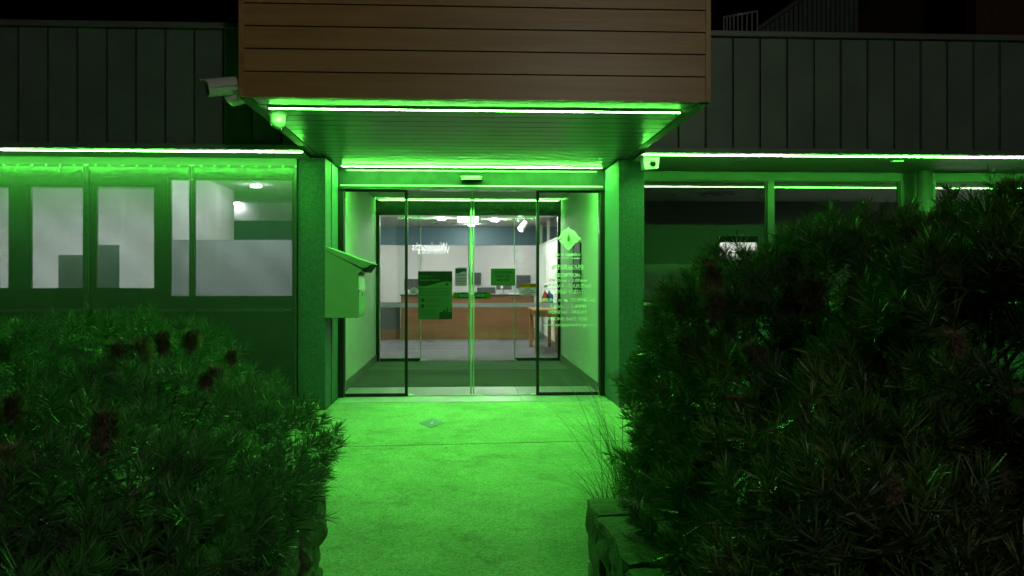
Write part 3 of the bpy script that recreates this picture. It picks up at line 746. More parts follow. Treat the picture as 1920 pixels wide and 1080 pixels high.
# white flyer
fl, a = sheet('flyer', 853, 875.5, 501.5, 536, YI+.030, M['paper'], 'white flyer with navy heading on the left inner sliding door', 'flyer', .005)
def pf(fx, fz): return (a[0]+(a[1]-a[0])*fx, a[3]-(a[3]-a[2])*fz)
prism('flyer_header', [pf(.04,.06), pf(.96,.06), pf(.96,.24), pf(.75,.22), (pf(.5,.27)), pf(.25,.33), pf(.04,.31)], 'y', YI+.0285, YI+.0305, M['inkblue'], fl)
boxes('flyer_text_lines', [(pf(.1,0)[0], pf(.88,0)[0], YI+.029, YI+.0305, pf(0,f+.018)[1], pf(0,f)[1]) for f in (.38,.44,.57,.62,.72,.77,.87)], M['inkgrey'], fl)
# round sticker
rs = P(776, 545.5, YI-.018); bm = bmesh.new(); cyl(bm, (rs[0], YI-.0185, rs[1]), (rs[0], YI-.0152, rs[1]), .068, n=28)
o = tag(bm_obj('round_sticker', bm, M['paper']), 'round white sticker on the left fixed inner glass', 'sticker')
bm = bmesh.new()
for k in range(3): add_box(bm, rs[0]-.035+.01*k, rs[0]+.03-.006*k, YI-.0192, YI-.0186, rs[1]-.03+.022*k, rs[1]-.024+.022*k)
bm_obj('printed_lines', bm, M['inkgrey'], o)
# arrow stickers either side of the meeting stiles
def arrow(sgn, u0, u1, ub0, ub1, v0, v1, Y, lb):
    a = pr(u0, u1, v0, v1, Y)
    r = tag(box('arrow_sticker', a[0], a[1], Y, Y+.003, a[2], a[3], M['teal']), lb, 'sticker')
    b = pr(ub0, ub1, v0, v1, Y); box('lime_square', b[0], b[1], Y-.0008, Y+.001, b[2], b[3], M['lime'], r)
    zc = (a[2]+a[3])/2; hh = (a[3]-a[2]); L, R_ = (b[1]+.012, a[1]-.004) if sgn < 0 else (a[0]+.004, b[0]-.012)
    t, s = (L, R_) if sgn < 0 else (R_, L); dx = .035*(1 if sgn < 0 else -1)
    prism('arrow', [(t, zc), (t+dx, zc+hh*.36), (t+dx, zc+hh*.22), (s, zc+hh*.22), (s, zc-hh*.22), (t+dx, zc-hh*.22), (t+dx, zc-hh*.36)], 'y', Y-.0008, Y+.001, M['mint'], r)
arrow(-1, 850, 880, 850, 858, 548, 560, YI+.031, 'teal sticker with mint arrow, lime square at its left end, on the inner doors')
arrow(1, 889, 919.5, 911.5, 919.5, 548, 560, YI+.031, 'teal sticker with mint arrow, lime square at its right end, on the inner doors')

# ---- left windows behind the mesh screen
YW = 8.97
zc_ = 2.72
ops = [(-260, 17, 345, 545), (49, 157, 345, 545), (173, 291, 345, 545), (313, 551, 333, 560)]
R = [pr(*o, YW) for o in ops]
R = [list(r) for r in R]
zlo = R[1][2]; zhi_ = R[1][3]; zlo2, zhi2 = R[3][2], R[3][3]
wx = [-8.0]
wallparts = []
def wallbox(x0, x1, z0, z1): box('wall', x0, x1, YW, YW+.12, z0, z1, M['render'], B)
xa = -8.0; xmid = (R[2][1]+R[3][0])/2
wallbox(-8.0, xmid, 0, zlo); wallbox(-8.0, xmid, zhi_, zc_)
prev = -8.0
for r in R[:3]:
    if r[0] > prev: wallbox(prev, r[0], zlo+.0005, zhi_-.0005)
    prev = r[1]
wallbox(prev, xmid, zlo+.0005, zhi_-.0005)
wallbox(xmid+.0005, xl0+.3, 0, zlo2); wallbox(xmid+.0005, xl0+.3, zhi2, zc_)
wallbox(xmid+.0005, R[3][0], zlo2+.0005, zhi2-.0005); wallbox(R[3][1], xl0+.3, zlo2+.0005, zhi2-.0005)
for i, r in enumerate(R):
    wn_ = empty('window', ((r[0]+r[1])/2, YW+.05, r[2]), B)
    t = .028
    box('glass', r[0]+t, r[1]-t, YW+.055, YW+.063, r[2]+t, r[3]-t, M['glass2'], wn_)
    for b in ((r[0], r[1], r[2], r[2]+t), (r[0], r[1], r[3]-t, r[3])): box('frame', b[0], b[1], YW+.04, YW+.085, b[2], b[3], M['frame'], wn_)
    for b in ((r[0], r[0]+t), (r[1]-t, r[1])): box('frame', b[0], b[1], YW+.04, YW+.085, r[2]+t+.0005, r[3]-t-.0005, M['frame'], wn_)
    if i == 3:
        zf = P(430, 449, YW)[1]
        box('frosted_film', r[0]+t, r[1]-t, YW+.066, YW+.068, r[2]+t, zf, M['film'], wn_)
        xmu = P(361, 450, YW)[0]; box('mullion', xmu-.02, xmu+.02, YW+.03, YW+.054, r[2]+t+.001, r[3]-t-.001, M['frame'], wn_)
za, zb = P(250, 582, 8.9)[1], P(250, 575, 8.9)[1]
box('window_sill', -8.0, P(551, 578, 8.9)[0], 8.80, YW-.0005, zb-.05, zb-.02, M['white'], B)
# rooms behind
box('partition', xmid-.05, xmid+.05, YW+.121, 11.6, 0, 2.66, M['white_wall'], B)
box('office_back_wall', -7.9, xmid-.051, 11.5, 11.6, 0, 2.66, M['white_wall'], B)
box('office_end_wall', -8.0, -7.9, YW+.121, 13.5, 0, 2.7, M['white_wall'], B)
tag(box('office_ceiling', -7.9, VL-.15, YW+.13, 13.5, 2.66, 2.70, M['ceiling']), kind='structure')
for u, v, lb in ((480, 346, 'larger round downlight glowing behind the mesh screen above the frosted pane'), (443, 379, 'smaller farther downlight glowing behind the mesh above the frosted pane')):
    X, Y = G(u, v, 2.66)
    downlight(X, Y, 2.66, lb, 'downlight_soft' if v < 350 else 'downlight_dim', .065)
for X in (-2.45, -1.95): downlight(X, 9.5, 2.66, 'round lamp added to brighten the frosted pane from inside, hidden above the window head', 'downlight_left', .04)  # unseen lamps, added to backlight the frosted film
X, Y = G(241, 356, 2.66); downlight(X, Y-.05, 2.66, 'round downlight glowing at the head of the screened window with the dark board', 'downlight_dim', .06)
for X in (-6.6, -5.3, -4.3): downlight(X, 9.7, 2.66, 'round downlight in the screened office hidden above the window head', 'downlight_left', .06)
a = pr(417, 551, 414, 448, 13.3); box('wall_panel_dark', a[0], a[1]+.6, 13.30, 13.4, a[2]-.5, a[3], M['blue'], B)
a = pr(318, 360, 432, 447, 11.9); box('timber_beam', a[0]-.3, a[1], 11.9, 12.0, a[2], a[3], M['pine'], B)
for (u0, u1, v0, yy, lb) in ((109, 158, 478, 10.35, 'low dark standing screen board in the left half of the bright screened office window'), (174, 222, 459, 10.2, 'taller dark standing screen board behind the middle of the bright office window')):
    a = pr(u0, u1, v0, 548, yy)
    r = tag(empty('office_screen', ((a[0]+a[1])/2, yy, 0)), lb, 'screen board')
    box('board', a[0], a[1], yy, yy+.04, .25, a[3], M['darkpanel'], r, .006)
    for x in (a[0]+.05, a[1]-.09): boxes('leg', [(x, x+.04, yy-.2, yy+.24, 0, .03), (x, x+.04, yy, yy+.04, .0305, .2495)], M['steel'], r)
# air diffuser in the office ceiling
X, Y = G(530, 410, 2.66); dv = tag(empty('ceiling_vent', (X, Y, 2.64)), 'round ceiling vent seen through the mesh above the frosted pane', 'vent')
for r in (.30, .2, .1):
    bm = bmesh.new(); cyl(bm, (X, Y, 2.635+r*.04), (X, Y, 2.661), r, r*.9, 28); bm_obj('vent_ring', bm, M['white' if r != .2 else 'frame'], dv)

# screen panels in front
YS = 8.575
sx = [P(u, 400, YS)[0] for u in (-420, -230, -36, 162, 360, 557)]
zs1 = P(300, 309, YS)[1]; zs0 = .06
for i, (a, b) in enumerate(zip(sx, sx[1:])):
    r = empty('screen_panel', ((a+b)/2, YS, zs0), B)
    box('mesh_sheet', a+.012, b-.012, YS-.002, YS+.002, zs0+.01, zs1-.01, M['screen'], r)
    t = .026
    for (p, q) in ((a+.002, a+t), (b-t, b-.002)): box('frame_upright', p, q, YS-.012, YS+.012, zs0, zs1, M['frame'], r)
    for (p, q) in ((zs0, zs0+t), (zs1-t, zs1)): box('frame_rail', a+t+.0005, b-t-.0005, YS-.012, YS+.012, p, q, M['frame'], r)
    bm = bmesh.new(); zz_ = zs0+.06
    while zz_ < zs1:
        for x in (a+.013, b-.013): cyl(bm, (x, YS-.016, zz_), (x, YS-.0115, zz_), .0055, n=8)
        zz_ += .145
    xx = a+.1
    while xx < b-.05:
        cyl(bm, (xx, YS-.016, zs1-.012), (xx, YS-.0115, zs1-.012), .0055, n=8); xx += .142
    tag(bm_obj('rivets', bm, M['steel'], r), kind='stuff')
box('screen_rail', -8.0, xl0-.002, YS-.02, YS+.10, zs1+.001, ZS-.001, M['trim'], B)
box('screen_base_rail', -8.0, xl0-.002, YS-.02, YW-.001, 0, zs0-.001, M['trim'], B)

# ---- right windows
YR = 9.40
zsill = P(1300, 563, YR)[1]; zhead = P(1300, 337, YR)[1]
wxs = [(xr1, P(1437, 450, YR)[0]), (P(1450, 450, YR)[0], P(1686, 450, YR)[0]), (P(1752, 450, YR)[0], 9.2)]
box('wall', xr1+.0005, 9.3, YR-.02, YR+.1, 0, zsill-.06, M['render'], B)
box('window_ledge', xr1+.0005, 9.3, YR-.14, YR+.1, zsill-.0595, zsill-.025, M['alu'], B, .004)
box('window_head', xr1+.0005, 9.3, YR-.03, YR+.09, zhead, ZS-.0005, M['frame'], B)
for i, (a, b) in enumerate(wxs):
    r = empty('window', ((a+b)/2, YR, zsill), B)
    box('glass', a+.001, b-.001, YR, YR+.008, zsill, zhead-.001, M['glass2'], r)
    box('frame', a+.001, b-.001, YR-.03, YR+.05, zsill-.0245, zsill-.0005, M['black'], r)
    box('bead', a+.001, b-.001, YR-.02, YR-.001, zhead-.025, zhead-.001, M['black'], r)
    box('bead', b-.026, b-.001, YR-.02, YR-.001, zsill, zhead-.026, M['black'], r)
    zf = P(1280, 496, YR)[1]
    box('frosted_film', a+.003, b-.003, YR+.0085, YR+.0105, zsill, zf, M['film2'], r)
box('mullion', wxs[0][1]+.0005, wxs[1][0]-.0005, YR-.04, YR+.06, zsill-.0245, zhead-.0005, M['frame'], B)
box('pier', wxs[1][1]+.0005, wxs[2][0]-.0005, YR-.03, YR+.06, zsill-.0245, zhead-.0005, M['frame'], B)
pxx, _ = P(1734, 400, 9.2)
bm = bmesh.new(); cyl(bm, (pxx, 9.2, 0), (pxx, 9.2, ZS+.001), .085, n=28); bm_obj('round_post', bm, M['trim'], B, True)
# dim office behind
box('side_office_wall', VR+.16, P(1345, 480, 12.9)[0], 12.9, 13.0, 0, 2.7, M['dull_wall'], B)
hx0, hx1 = P(1345, 480, 12.9)[0], P(1420, 480, 12.9)[0]
hz0, hz1 = .9, P(1380, 450, 12.9)[1]
box('side_office_wall', hx0+.0005, hx1, 12.9, 13.0, hz1, 2.7, M['dull_wall'], B)
box('side_office_wall', hx0+.0005, hx1, 12.9, 13.0, 0, hz0, M['dull_wall'], B)
box('side_office_wall', hx1+.0005, hx1+2.6, 12.9, 13.0, 0, 2.7, M['dull_wall'], B)
box('side_office_wall', hx1+2.6005, hx1+3.9, 12.9, 13.0, 2.0, 2.7, M['dull_wall'], B)  # lintel of an invented doorway behind the bush, lets lamp light in
box('side_office_wall', hx1+3.9005, 9.3, 12.9, 13.0, 0, 2.7, M['dull_wall'], B)
box('side_office_end_wall', 9.3, 9.4, YR+.11, 14.6, 0, 2.7, M['dull_wall'], B)
box('side_office_side_wall', VR+.141, VR+.159, YR+.21, 12.9, 0, 2.7, M['dull_wall'], B)
boxes('hatch_frame', [(hx0, hx1, 12.87, 12.899, hz1-.04, hz1+.06), (hx0-.04, hx0+.03, 12.87, 12.899, hz0, hz1-.0405)], M['black'], B)
tag(box('side_office_ceiling', VR+.16, 9.3, YR+.11, 14.6, 2.66, 2.70, M['ceiling']), kind='structure')
box('file_room_wall', hx0-.6, hx1+4.0, 14.5, 14.6, 0, 2.66, M['white_wall'], B)
box('file_room_side', hx0-.7, hx0-.6, 13.0, 14.5, 0, 2.66, M['white_wall'], B)
box('file_room_side', hx1+4.0, hx1+4.1, 13.0, 14.5, 0, 2.66, M['white_wall'], B)
downlight((hx0+hx1)/2, 13.8, 2.66, 'round downlight in the small lit room behind the dark right windows', 'downlight', .05)
for k in range(3): downlight(hx1+2.5+.55*k, 13.3, 2.66, 'round lamp added inside an unseen doorway to brighten the dim office, hidden behind the tall bush', 'downlight', .125)  # unseen lamps added to fill the dim side office through the doorway
cabx = P(1403, 480, 14.2)[0]
cb = tag(empty('file_cabinet', (cabx+.3, 14.3, 0)), 'dark file shelves inside the small lit room beyond the right windows', 'cabinet')
box('carcass', cabx, cabx+.5, 14.1, 14.49, 0, 1.9, M['darkpanel'], cb)
for k in range(5): box('shelf_files', cabx+.03, cabx+.47, 14.07, 14.0995, .15+.35*k, .42+.35*k, M['grey_wall'], cb)
X, Y = G(1345, 363, 2.66); dv = tag(empty('ceiling_vent', (X, Y, 2.64)), 'large round ceiling vent inside the dark right window', 'vent')
for r in (.36, .27, .18, .09):
    bm = bmesh.new(); cyl(bm, (X, Y, 2.63+r*.04), (X, Y, 2.661), r, r*.92, 32); bm_obj('vent_ring', bm, M['frame' if r in (.27,.09) else 'white'], dv)
for u, v, lb in ((1262, 364, 'small round smoke detector beside the big ceiling vent, toward the column'), (1425, 366, 'small round smoke detector beside the big ceiling vent, toward the mullion')):
    X, Y = G(u, v, 2.66); bm = bmesh.new(); cyl(bm, (X, Y, 2.615), (X, Y, 2.661), .045, .06, 18); tag(bm_obj('smoke_detector', bm, M['white']), lb, 'detector')

# ---- roofscape behind the right wing (very dark)
YU = 14.5
def up(u, v, Y=YU): return P(u, v, Y)
ub = tag(empty('upper_building', (7, 16, 3)), 'dark two storey block with outside stair behind the right wing', 'building')
x0 = up(1560, 0)[0]; box('upper_wall', x0, 11.5, 16.2, 16.5, 2.9, 8.5, M['soil'], ub)
x1 = up(1830, 0, 13.5)[0]; box('brick_wall', x1, 11.5, 13.5, 13.8, 2.9, 8.5, M['brick'], ub)
A0, A1 = up(1420, 55), up(1510, -8); dxs = up(1612, -8)[0]-A1[0]
prism('stair_stringer', [(A0[0]+dxs*1.0, A0[1]-.15), (A1[0]+dxs, A1[1]-.0), (A1[0]+dxs+.35, A1[1]), (A0[0]+dxs+.35, A0[1]-.15)], 'y', 14.6, 14.75, M['black'], ub)
n = 22
for k in range(n):
    f = (k+.5)/n; xx = A0[0]+f*(A1[0]+dxs-A0[0])
    zt = A0[1]+(xx-A0[0])/(A1[0]-A0[0])*(A1[1]-A0[1])
    box('baluster', xx-.035, xx+.035, 14.55, 14.58, 2.9, min(zt, 8.2), M['cladding'], ub)
bm = bmesh.new(); tube(bm, [(A0[0], 14.55, A0[1]), (A1[0], 14.55, A1[1])], [.05, .05], 6); bm_obj('handrail', bm, M['trim'], ub)
box('landing', A0[0]-1.2, 11.5, 14.4, 16.2, 2.88, 3.0, M['black'], ub)
rl = tag(empty('roof_railing', (*up(1388, 50), ) and (up(1388, 50)[0], YU, 3.0)), 'pale curved hoop railing on the roof beside the dark stair', 'railing')
top = []
for k in range(9):
    u = 1357+63*k/8; v = 32-11*math.sin(min(1, k/6)*math.pi/2)
    top.append((up(u, v)[0], YU+.15*math.sin(k/8*math.pi), up(u, v)[1]))
bm = bmesh.new(); tube(bm, top, [.022]*9, 6); bm_obj('top_rail', bm, M['alu'], rl)
for k in range(0, 9, 1):
    bm = bmesh.new(); tube(bm, [(top[k][0], top[k][1], 2.98), top[k]], [.016, .016], 6); bm_obj('upright', bm, M['alu'], rl)

# ================================================================== fittings on the entrance
# parcel box on the left column, seen from its side
yb0, yb1 = 8.56, 9.12
lbx = tag(empty('parcel_letterbox', (XL, 8.8, .9)), 'large painted steel parcel letterbox with sloping lid fixed to the left column', 'letterbox')
def q(u, v): return P(u, v, yb0)
body = [(XL+.001, q(613, 596)[1]), (q(671, 596)[0], q(671, 596)[1]), (q(671, 514)[0], q(671, 514)[1]), (q(679, 506)[0], q(679, 506)[1]), (XL+.001, q(612, 466)[1])]
prism('body', body, 'y', yb0, yb1, M['letterbox'], lbx, .003)
l0, l1, l2 = q(611, 461.5), q(697.5, 494), q(684, 511)
prism('lid', [(XL+.001, l0[1]), l1, q(690, 500.5), q(680, 503), (XL+.001, q(612, 469)[1])], 'y', yb0-.014, yb1+.014, M['letterbox'], lbx, .002)
prism('posting_slot', [q(690.5, 500), q(696.5, 495.5), q(685, 511), q(678.5, 507)], 'y', yb0-.010, yb1+.010, M['dullblack'], lbx)
fx = q(671, 560)[0]
zA, zB, zC = q(671, 518)[1], q(671, 545)[1], q(671, 594)[1]
box('upper_flap', fx+.0005, fx+.012, yb0+.04, yb1-.04, zB+.006, zA, M['alu'], lbx, .002)
box('collection_door', fx+.0005, fx+.010, yb0+.02, yb1-.02, zC+.01, zB-.006, M['letterbox'], lbx, .002)
box('lock', fx+.0102, fx+.022, yb0+.26, yb0+.30, zB-.06, zB-.02, M['steel'], lbx, .003)
bm = bmesh.new(); cyl(bm, (fx+.006, yb0+.02, zB), (fx+.006, yb1-.02, zB), .006, n=8); bm_obj('hinge', bm, M['steel'], lbx)

# bullet camera on the canopy's left side
bc = tag(empty('bullet_camera', (cx0, 6.0, 2.85)), 'white bullet security camera with sun hood on the side of the timber canopy', 'security camera')
ax = Vector((-.86, -.46, -.22)).normalized()
sd_ = ax.cross(Vector((0,0,1))).normalized(); upv = sd_.cross(ax)
c0 = Vector((*P(440, 164, 6.0)[:1], 6.02, P(440, 160, 6.0)[1])); c1 = c0+ax*.235
def ring(c, rx, rz, n=20): return [c+sd_*rx*math.cos(2*math.pi*k/n)+upv*rz*math.sin(2*math.pi*k/n) for k in range(n)]
def loft(name, rings, m, parent, cap=True, smooth=True):
    bm = bmesh.new(); RR = [[bm.verts.new(p) for p in r] for r in rings]; n = len(RR[0])
    for a, b in zip(RR, RR[1:]):
        for k in range(n): bm.faces.new((a[k], a[(k+1)%n], b[(k+1)%n], b[k]))
    if cap: bm.faces.new(RR[0]); bm.faces.new(RR[-1])
    o = bm_obj(name, bm, m, parent)
    if smooth: o.data.shade_auto_smooth = None if False else None
    return o
def loft2(name, rings, m, parent):
    bm = bmesh.new(); RR = [[bm.verts.new(p) for p in r] for r in rings]; n = len(RR[0])
    for a, b in zip(RR, RR[1:]):
        for k in range(n): bm.faces.new((a[k], a[(k+1)%n], b[(k+1)%n], b[k]))
    bm.faces.new(RR[0]); bm.faces.new(RR[-1])
    o = bm_obj(name, bm, m, parent)
    for p in o.data.polygons: p.use_smooth = len(p.vertices) == 4
    return o
loft2('housing', [ring(c0, .04, .042), ring(c0+ax*.012, .056, .060), ring(c0+ax*.2, .058, .062), ring(c0+ax*.205, .054, .058)], M['white'], bc)
loft2('lens_window', [ring(c0+ax*.2052, .048, .052), ring(c0+ax*.209, .046, .050)], M['lens'], bc)
# hood: half shell over the top, longer than the body
bm = bmesh.new(); n = 14; rows = []
for t, rr in ((-.005, .061), (.245, .064)):
    rows.append([[bm.verts.new(c0+ax*(t-(.05*abs(math.cos(math.pi*(k/n))) if t > .1 else 0))+sd_*(rr+o_)*math.cos(math.pi*(k/n)*1.1-.157)+upv*((rr+o_)*math.sin(math.pi*(k/n)*1.1-.157)+.004)) for k in range(n+1)] for o_ in (0, .004)])
for k in range(n):
    (a0, a1), (b0, b1) = rows
    bm.faces.new((a1[k], a1[k+1], b1[k+1], b1[k])); bm.faces.new((a0[k], b0[k], b0[k+1], a0[k+1]))
    bm.faces.new((a0[k], a0[k+1], a1[k+1], a1[k])); bm.faces.new((b0[k], b1[k], b1[k+1], b0[k+1]))
for k in (0, n):
    (a0, a1), (b0, b1) = rows; bm.faces.new((a0[k], a1[k], b1[k], b0[k]))
bm_obj('sun_hood', bm, M['white'], bc)
bm = bmesh.new(); e1 = c0+ax*.02
tube(bm, [(cx0+.001, 6.06, e1.z-.01), tuple(e1+Vector((.04, .02, -.012))), tuple(e1)], [.022, .022, .024], 10); bm_obj('swivel_arm', bm, M['white'], bc)
zj = P(420, 182, 6.05)[1]
# junction box below, wedge shaped
jb_ = [(cx0+.001, zj+.055), (cx0-.14, zj+.02), (cx0-.16, zj-.005), (cx0-.125, zj-.05), (cx0+.001, zj-.015)]
prism('junction_box', jb_, 'y', 6.02, 6.16, M['white'], bc, .01)
bm = bmesh.new(); tube(bm, [(cx0-.05, 6.06, zj+.03), (cx0-.03, 6.06, e1.z-.03)], [.02, .02], 8); bm_obj('stem', bm, M['white'], bc)

# dome camera under the soffit
dx, _ = P(521, 211, 6.36); dy = 6.36
dc = tag(empty('dome_camera', (dx, dy, ZC)), 'white dome security camera hanging under the front left canopy corner', 'security camera')
def lathe(name, prof, c, m, parent, n=28):
    bm = bmesh.new(); RR = []
    for r, z in prof: RR.append([bm.verts.new((c[0]+r*math.cos(2*math.pi*k/n), c[1]+r*math.sin(2*math.pi*k/n), z)) for k in range(n)])
    for a, b in zip(RR, RR[1:]):
        for k in range(n): bm.faces.new((a[k], a[(k+1)%n], b[(k+1)%n], b[k]))
    bm.faces.new(RR[0]); bm.faces.new(RR[-1])
    o = bm_obj(name, bm, m, parent)
    for p in o.data.polygons: p.use_smooth = len(p.vertices) == 4
    return o
lathe('flange', [(.066, ZC+.001), (.070, ZC-.004), (.070, ZC-.022), (.064, ZC-.028)], (dx, dy), M['white'], dc)
lathe('housing', [(.058, ZC-.0285), (.060, ZC-.033), (.057, ZC-.088), (.054, ZC-.092)], (dx, dy), M['white'], dc)
lathe('dome', [(.052*math.cos(t), ZC-.0925-.045*math.sin(t)) for t in np.linspace(0, 1.45, 8)], (dx, dy), M['clear'], dc)

# box camera at the right soffit corner
bx_, _ = P(1219, 306, 8.3)
rc = tag(empty('box_camera', (bx_, 8.32, ZS)), 'small white box camera with a round lens under the right soffit by the column', 'security camera')
zt_ = ZS+.001
prism('housing', [(bx_-.085, zt_), (bx_+.09, zt_), (bx_+.078, zt_-.125), (bx_-.06, zt_-.135), (bx_-.075, zt_-.12)], 'y', 8.25, 8.4, M['white'], rc, .006)
lz = P(1221, 307, 8.25)[1]
bm = bmesh.new(); cyl(bm, (bx_+.015, 8.235, lz), (bx_+.015, 8.251, lz), .036, .042, 24); bm_obj('lens_bezel', bm, M['white'], rc)
bm = bmesh.new(); cyl(bm, (bx_+.015, 8.228, lz), (bx_+.015, 8.2352, lz), .026, .033, 24); bm_obj('lens', bm, M['lens'], rc)

# ================================================================== stone planters
def stone_variant(seed):
    bm = bmesh.new(); bmesh.ops.create_cube(bm, size=1)
    bmesh.ops.subdivide_edges(bm, edges=bm.edges[:], cuts=5, use_grid_fill=True)
    for v in bm.verts:
        c = v.co.copy(); m = max(abs(c.x), abs(c.y), abs(c.z))
        k = sum(1 for t in c if abs(t) > .49)
        c *= (1, 1, .965, .925)[k]
        nz = mnoise.noise_vector(c*2.3+Vector((seed*7.1, seed*3.3, seed*1.7)))
        v.co = c+nz*.05+mnoise.noise_vector(c*6+Vector((seed*3.1, 2, seed)))*.028
    bmesh.ops.recalc_face_normals(bm, faces=bm.faces)
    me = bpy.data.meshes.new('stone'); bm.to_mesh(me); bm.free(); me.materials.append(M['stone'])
    return me
SV = [stone_variant(i) for i in range(8)]
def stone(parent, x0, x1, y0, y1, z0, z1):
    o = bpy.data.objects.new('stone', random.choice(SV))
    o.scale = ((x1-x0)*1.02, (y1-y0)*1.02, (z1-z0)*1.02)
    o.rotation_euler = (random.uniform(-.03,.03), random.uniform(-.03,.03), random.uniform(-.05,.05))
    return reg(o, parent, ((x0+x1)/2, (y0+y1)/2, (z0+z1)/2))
def planter(side, xf, label):
    s = side
    r = tag(empty('stone_planter', (xf+s*.2, 2, 0)), label, 'planter')
    a, b = sorted((xf+s*.045, xf+s*.30))
    box('mortar_core', a, b, .5, 3.54, -.02, .385, M['mortar'], r)
    c, d = sorted((xf+s*.305, xf+s*3.6))
    box('mortar_core', c, d, 3.29, 3.54, -.02, .385, M['mortar'], r)
    box('soil_fill', c, d, .5, 3.285, -.02, .33, M['soil'], r)
    # capping: far to near as measured, then on
    caps = [3.6, 3.31, 3.04, 2.70, 2.36, 2.08, 1.72, 1.40, 1.08, .80, .5]
    for y1, y0 in zip(caps, caps[1:]):
        w_ = random.uniform(.33, .40); x0, x1 = sorted((xf+random.uniform(-.012,.012), xf+s*w_))
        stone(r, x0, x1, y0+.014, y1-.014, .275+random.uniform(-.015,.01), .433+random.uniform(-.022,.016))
    for z0, z1 in ((-.02, .13), (.13, .28)):
        y = 3.58-random.uniform(0, .12) if z0 > 0 else 3.58
        y = 3.58
        while y > .6:
            L = random.uniform(.18, .42); x0, x1 = sorted((xf+s*random.uniform(.0,.03), xf+s*.2))
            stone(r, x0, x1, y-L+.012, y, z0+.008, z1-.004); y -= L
    x = xf+s*.40
    while abs(x-xf) < 3.5:      # return wall across the back of the bed
        L = random.uniform(.25,.42); x0, x1 = sorted((x, x+s*(L-.012)))
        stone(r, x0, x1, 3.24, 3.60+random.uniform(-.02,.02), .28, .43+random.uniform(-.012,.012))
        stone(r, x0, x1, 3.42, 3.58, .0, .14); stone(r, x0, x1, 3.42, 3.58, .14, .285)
        x += s*L
    return r
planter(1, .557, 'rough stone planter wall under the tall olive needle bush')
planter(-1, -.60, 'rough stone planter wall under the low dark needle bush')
# sandstone edging beside the columns
for s, xf, lb in ((-1, XL-.02, 'pale sandstone edging blocks at the foot of the column with the letterbox'), (1, XR+.02, 'pale sandstone edging blocks at the foot of the right column behind the grass')):
    r = tag(empty('edging_wall', (xf+s*.3, 8.2, 0)), lb, 'edging')
    for k in range(3):
        x0, x1 = sorted((xf+s*(.02+.34*k), xf+s*(.35+.34*k)))
        prism('edging_block', [(x0, -.03), (x1, -.03), (x1-.02, .09-.02*k), (x0+.02, .10-.02*k)], 'y', 8.2, 8.55, M['sandstone'], r, .012)

# ================================================================== plants
def needles(centers, axes, n_per, Lmin, Lmax, width, rng):
    """needle rosettes: returns verts, quads"""
    N = len(centers); K = n_per
    c = np.repeat(centers, K, 0); ax_ = np.repeat(axes, K, 0)
    ref = np.where(np.abs(ax_[:, 2:3]) < .9, np.array([[0,0,1.]]), np.array([[1.,0,0]]))
    u = np.cross(ax_, ref); u /= np.linalg.norm(u, axis=1, keepdims=True); v = np.cross(ax_, u)
    ph = rng.uniform(0, 2*np.pi, N*K); t = rng.uniform(0, 1, N*K)
    tilt = np.radians(84-58*t+rng.normal(0, 6, N*K))        # needles higher on the shoot point more along it
    base = c+ax_*((t-.8)*.075)[:, None]
    rad = u*np.cos(ph)[:, None]+v*np.sin(ph)[:, None]
    d = ax_*np.cos(tilt)[:, None]+rad*np.sin(tilt)[:, None]
    L = rng.uniform(Lmin, Lmax, N*K)*np.repeat(rng.uniform(.75, 1.15, N), K)
    side = np.cross(d, rng.normal(0, 1, (N*K, 3))); side /= np.linalg.norm(side, axis=1, keepdims=True)
    wv = (width*rng.uniform(.7, 1.25, N*K))[:, None]
    bend = (ax_*.25-np.array([[0,0,.10]]))*(L*rng.uniform(.1, .6, N*K))[:, None]
    p0 = base; p1 = base+d*(L*.55)[:, None]+bend*.25; p2 = base+d*L[:, None]+bend
    V = np.stack([p0-side*wv*.35, p0+side*wv*.35, p1+side*wv*.5, p1-side*wv*.5, p2+side*wv*.12, p2-side*wv*.12], 1)
    idx = (np.arange(N*K)*6)[:, None]
    Q = np.concatenate([idx+np.array([[0,1,2,3]]), idx+np.array([[3,2,4,5]])], 1).reshape(-1, 4)
    return V.reshape(-1, 3), Q
def fast_mesh(name, V, Q, m, parent):
    me = bpy.data.meshes.new(name)
    c = WL[parent]
    V = V-np.array(c[:])
    me.vertices.add(len(V)); me.vertices.foreach_set('co', V.astype(np.float32).ravel())
    me.loops.add(Q.size); me.loops.foreach_set('vertex_index', Q.astype(np.int32).ravel())
    me.polygons.add(len(Q)); me.polygons.foreach_set('loop_start', np.arange(0, Q.size, Q.shape[1], dtype=np.int32))
    me.update(calc_edges=True); me.materials.append(m)
    return reg(bpy.data.objects.new(name, me), parent, tuple(c))
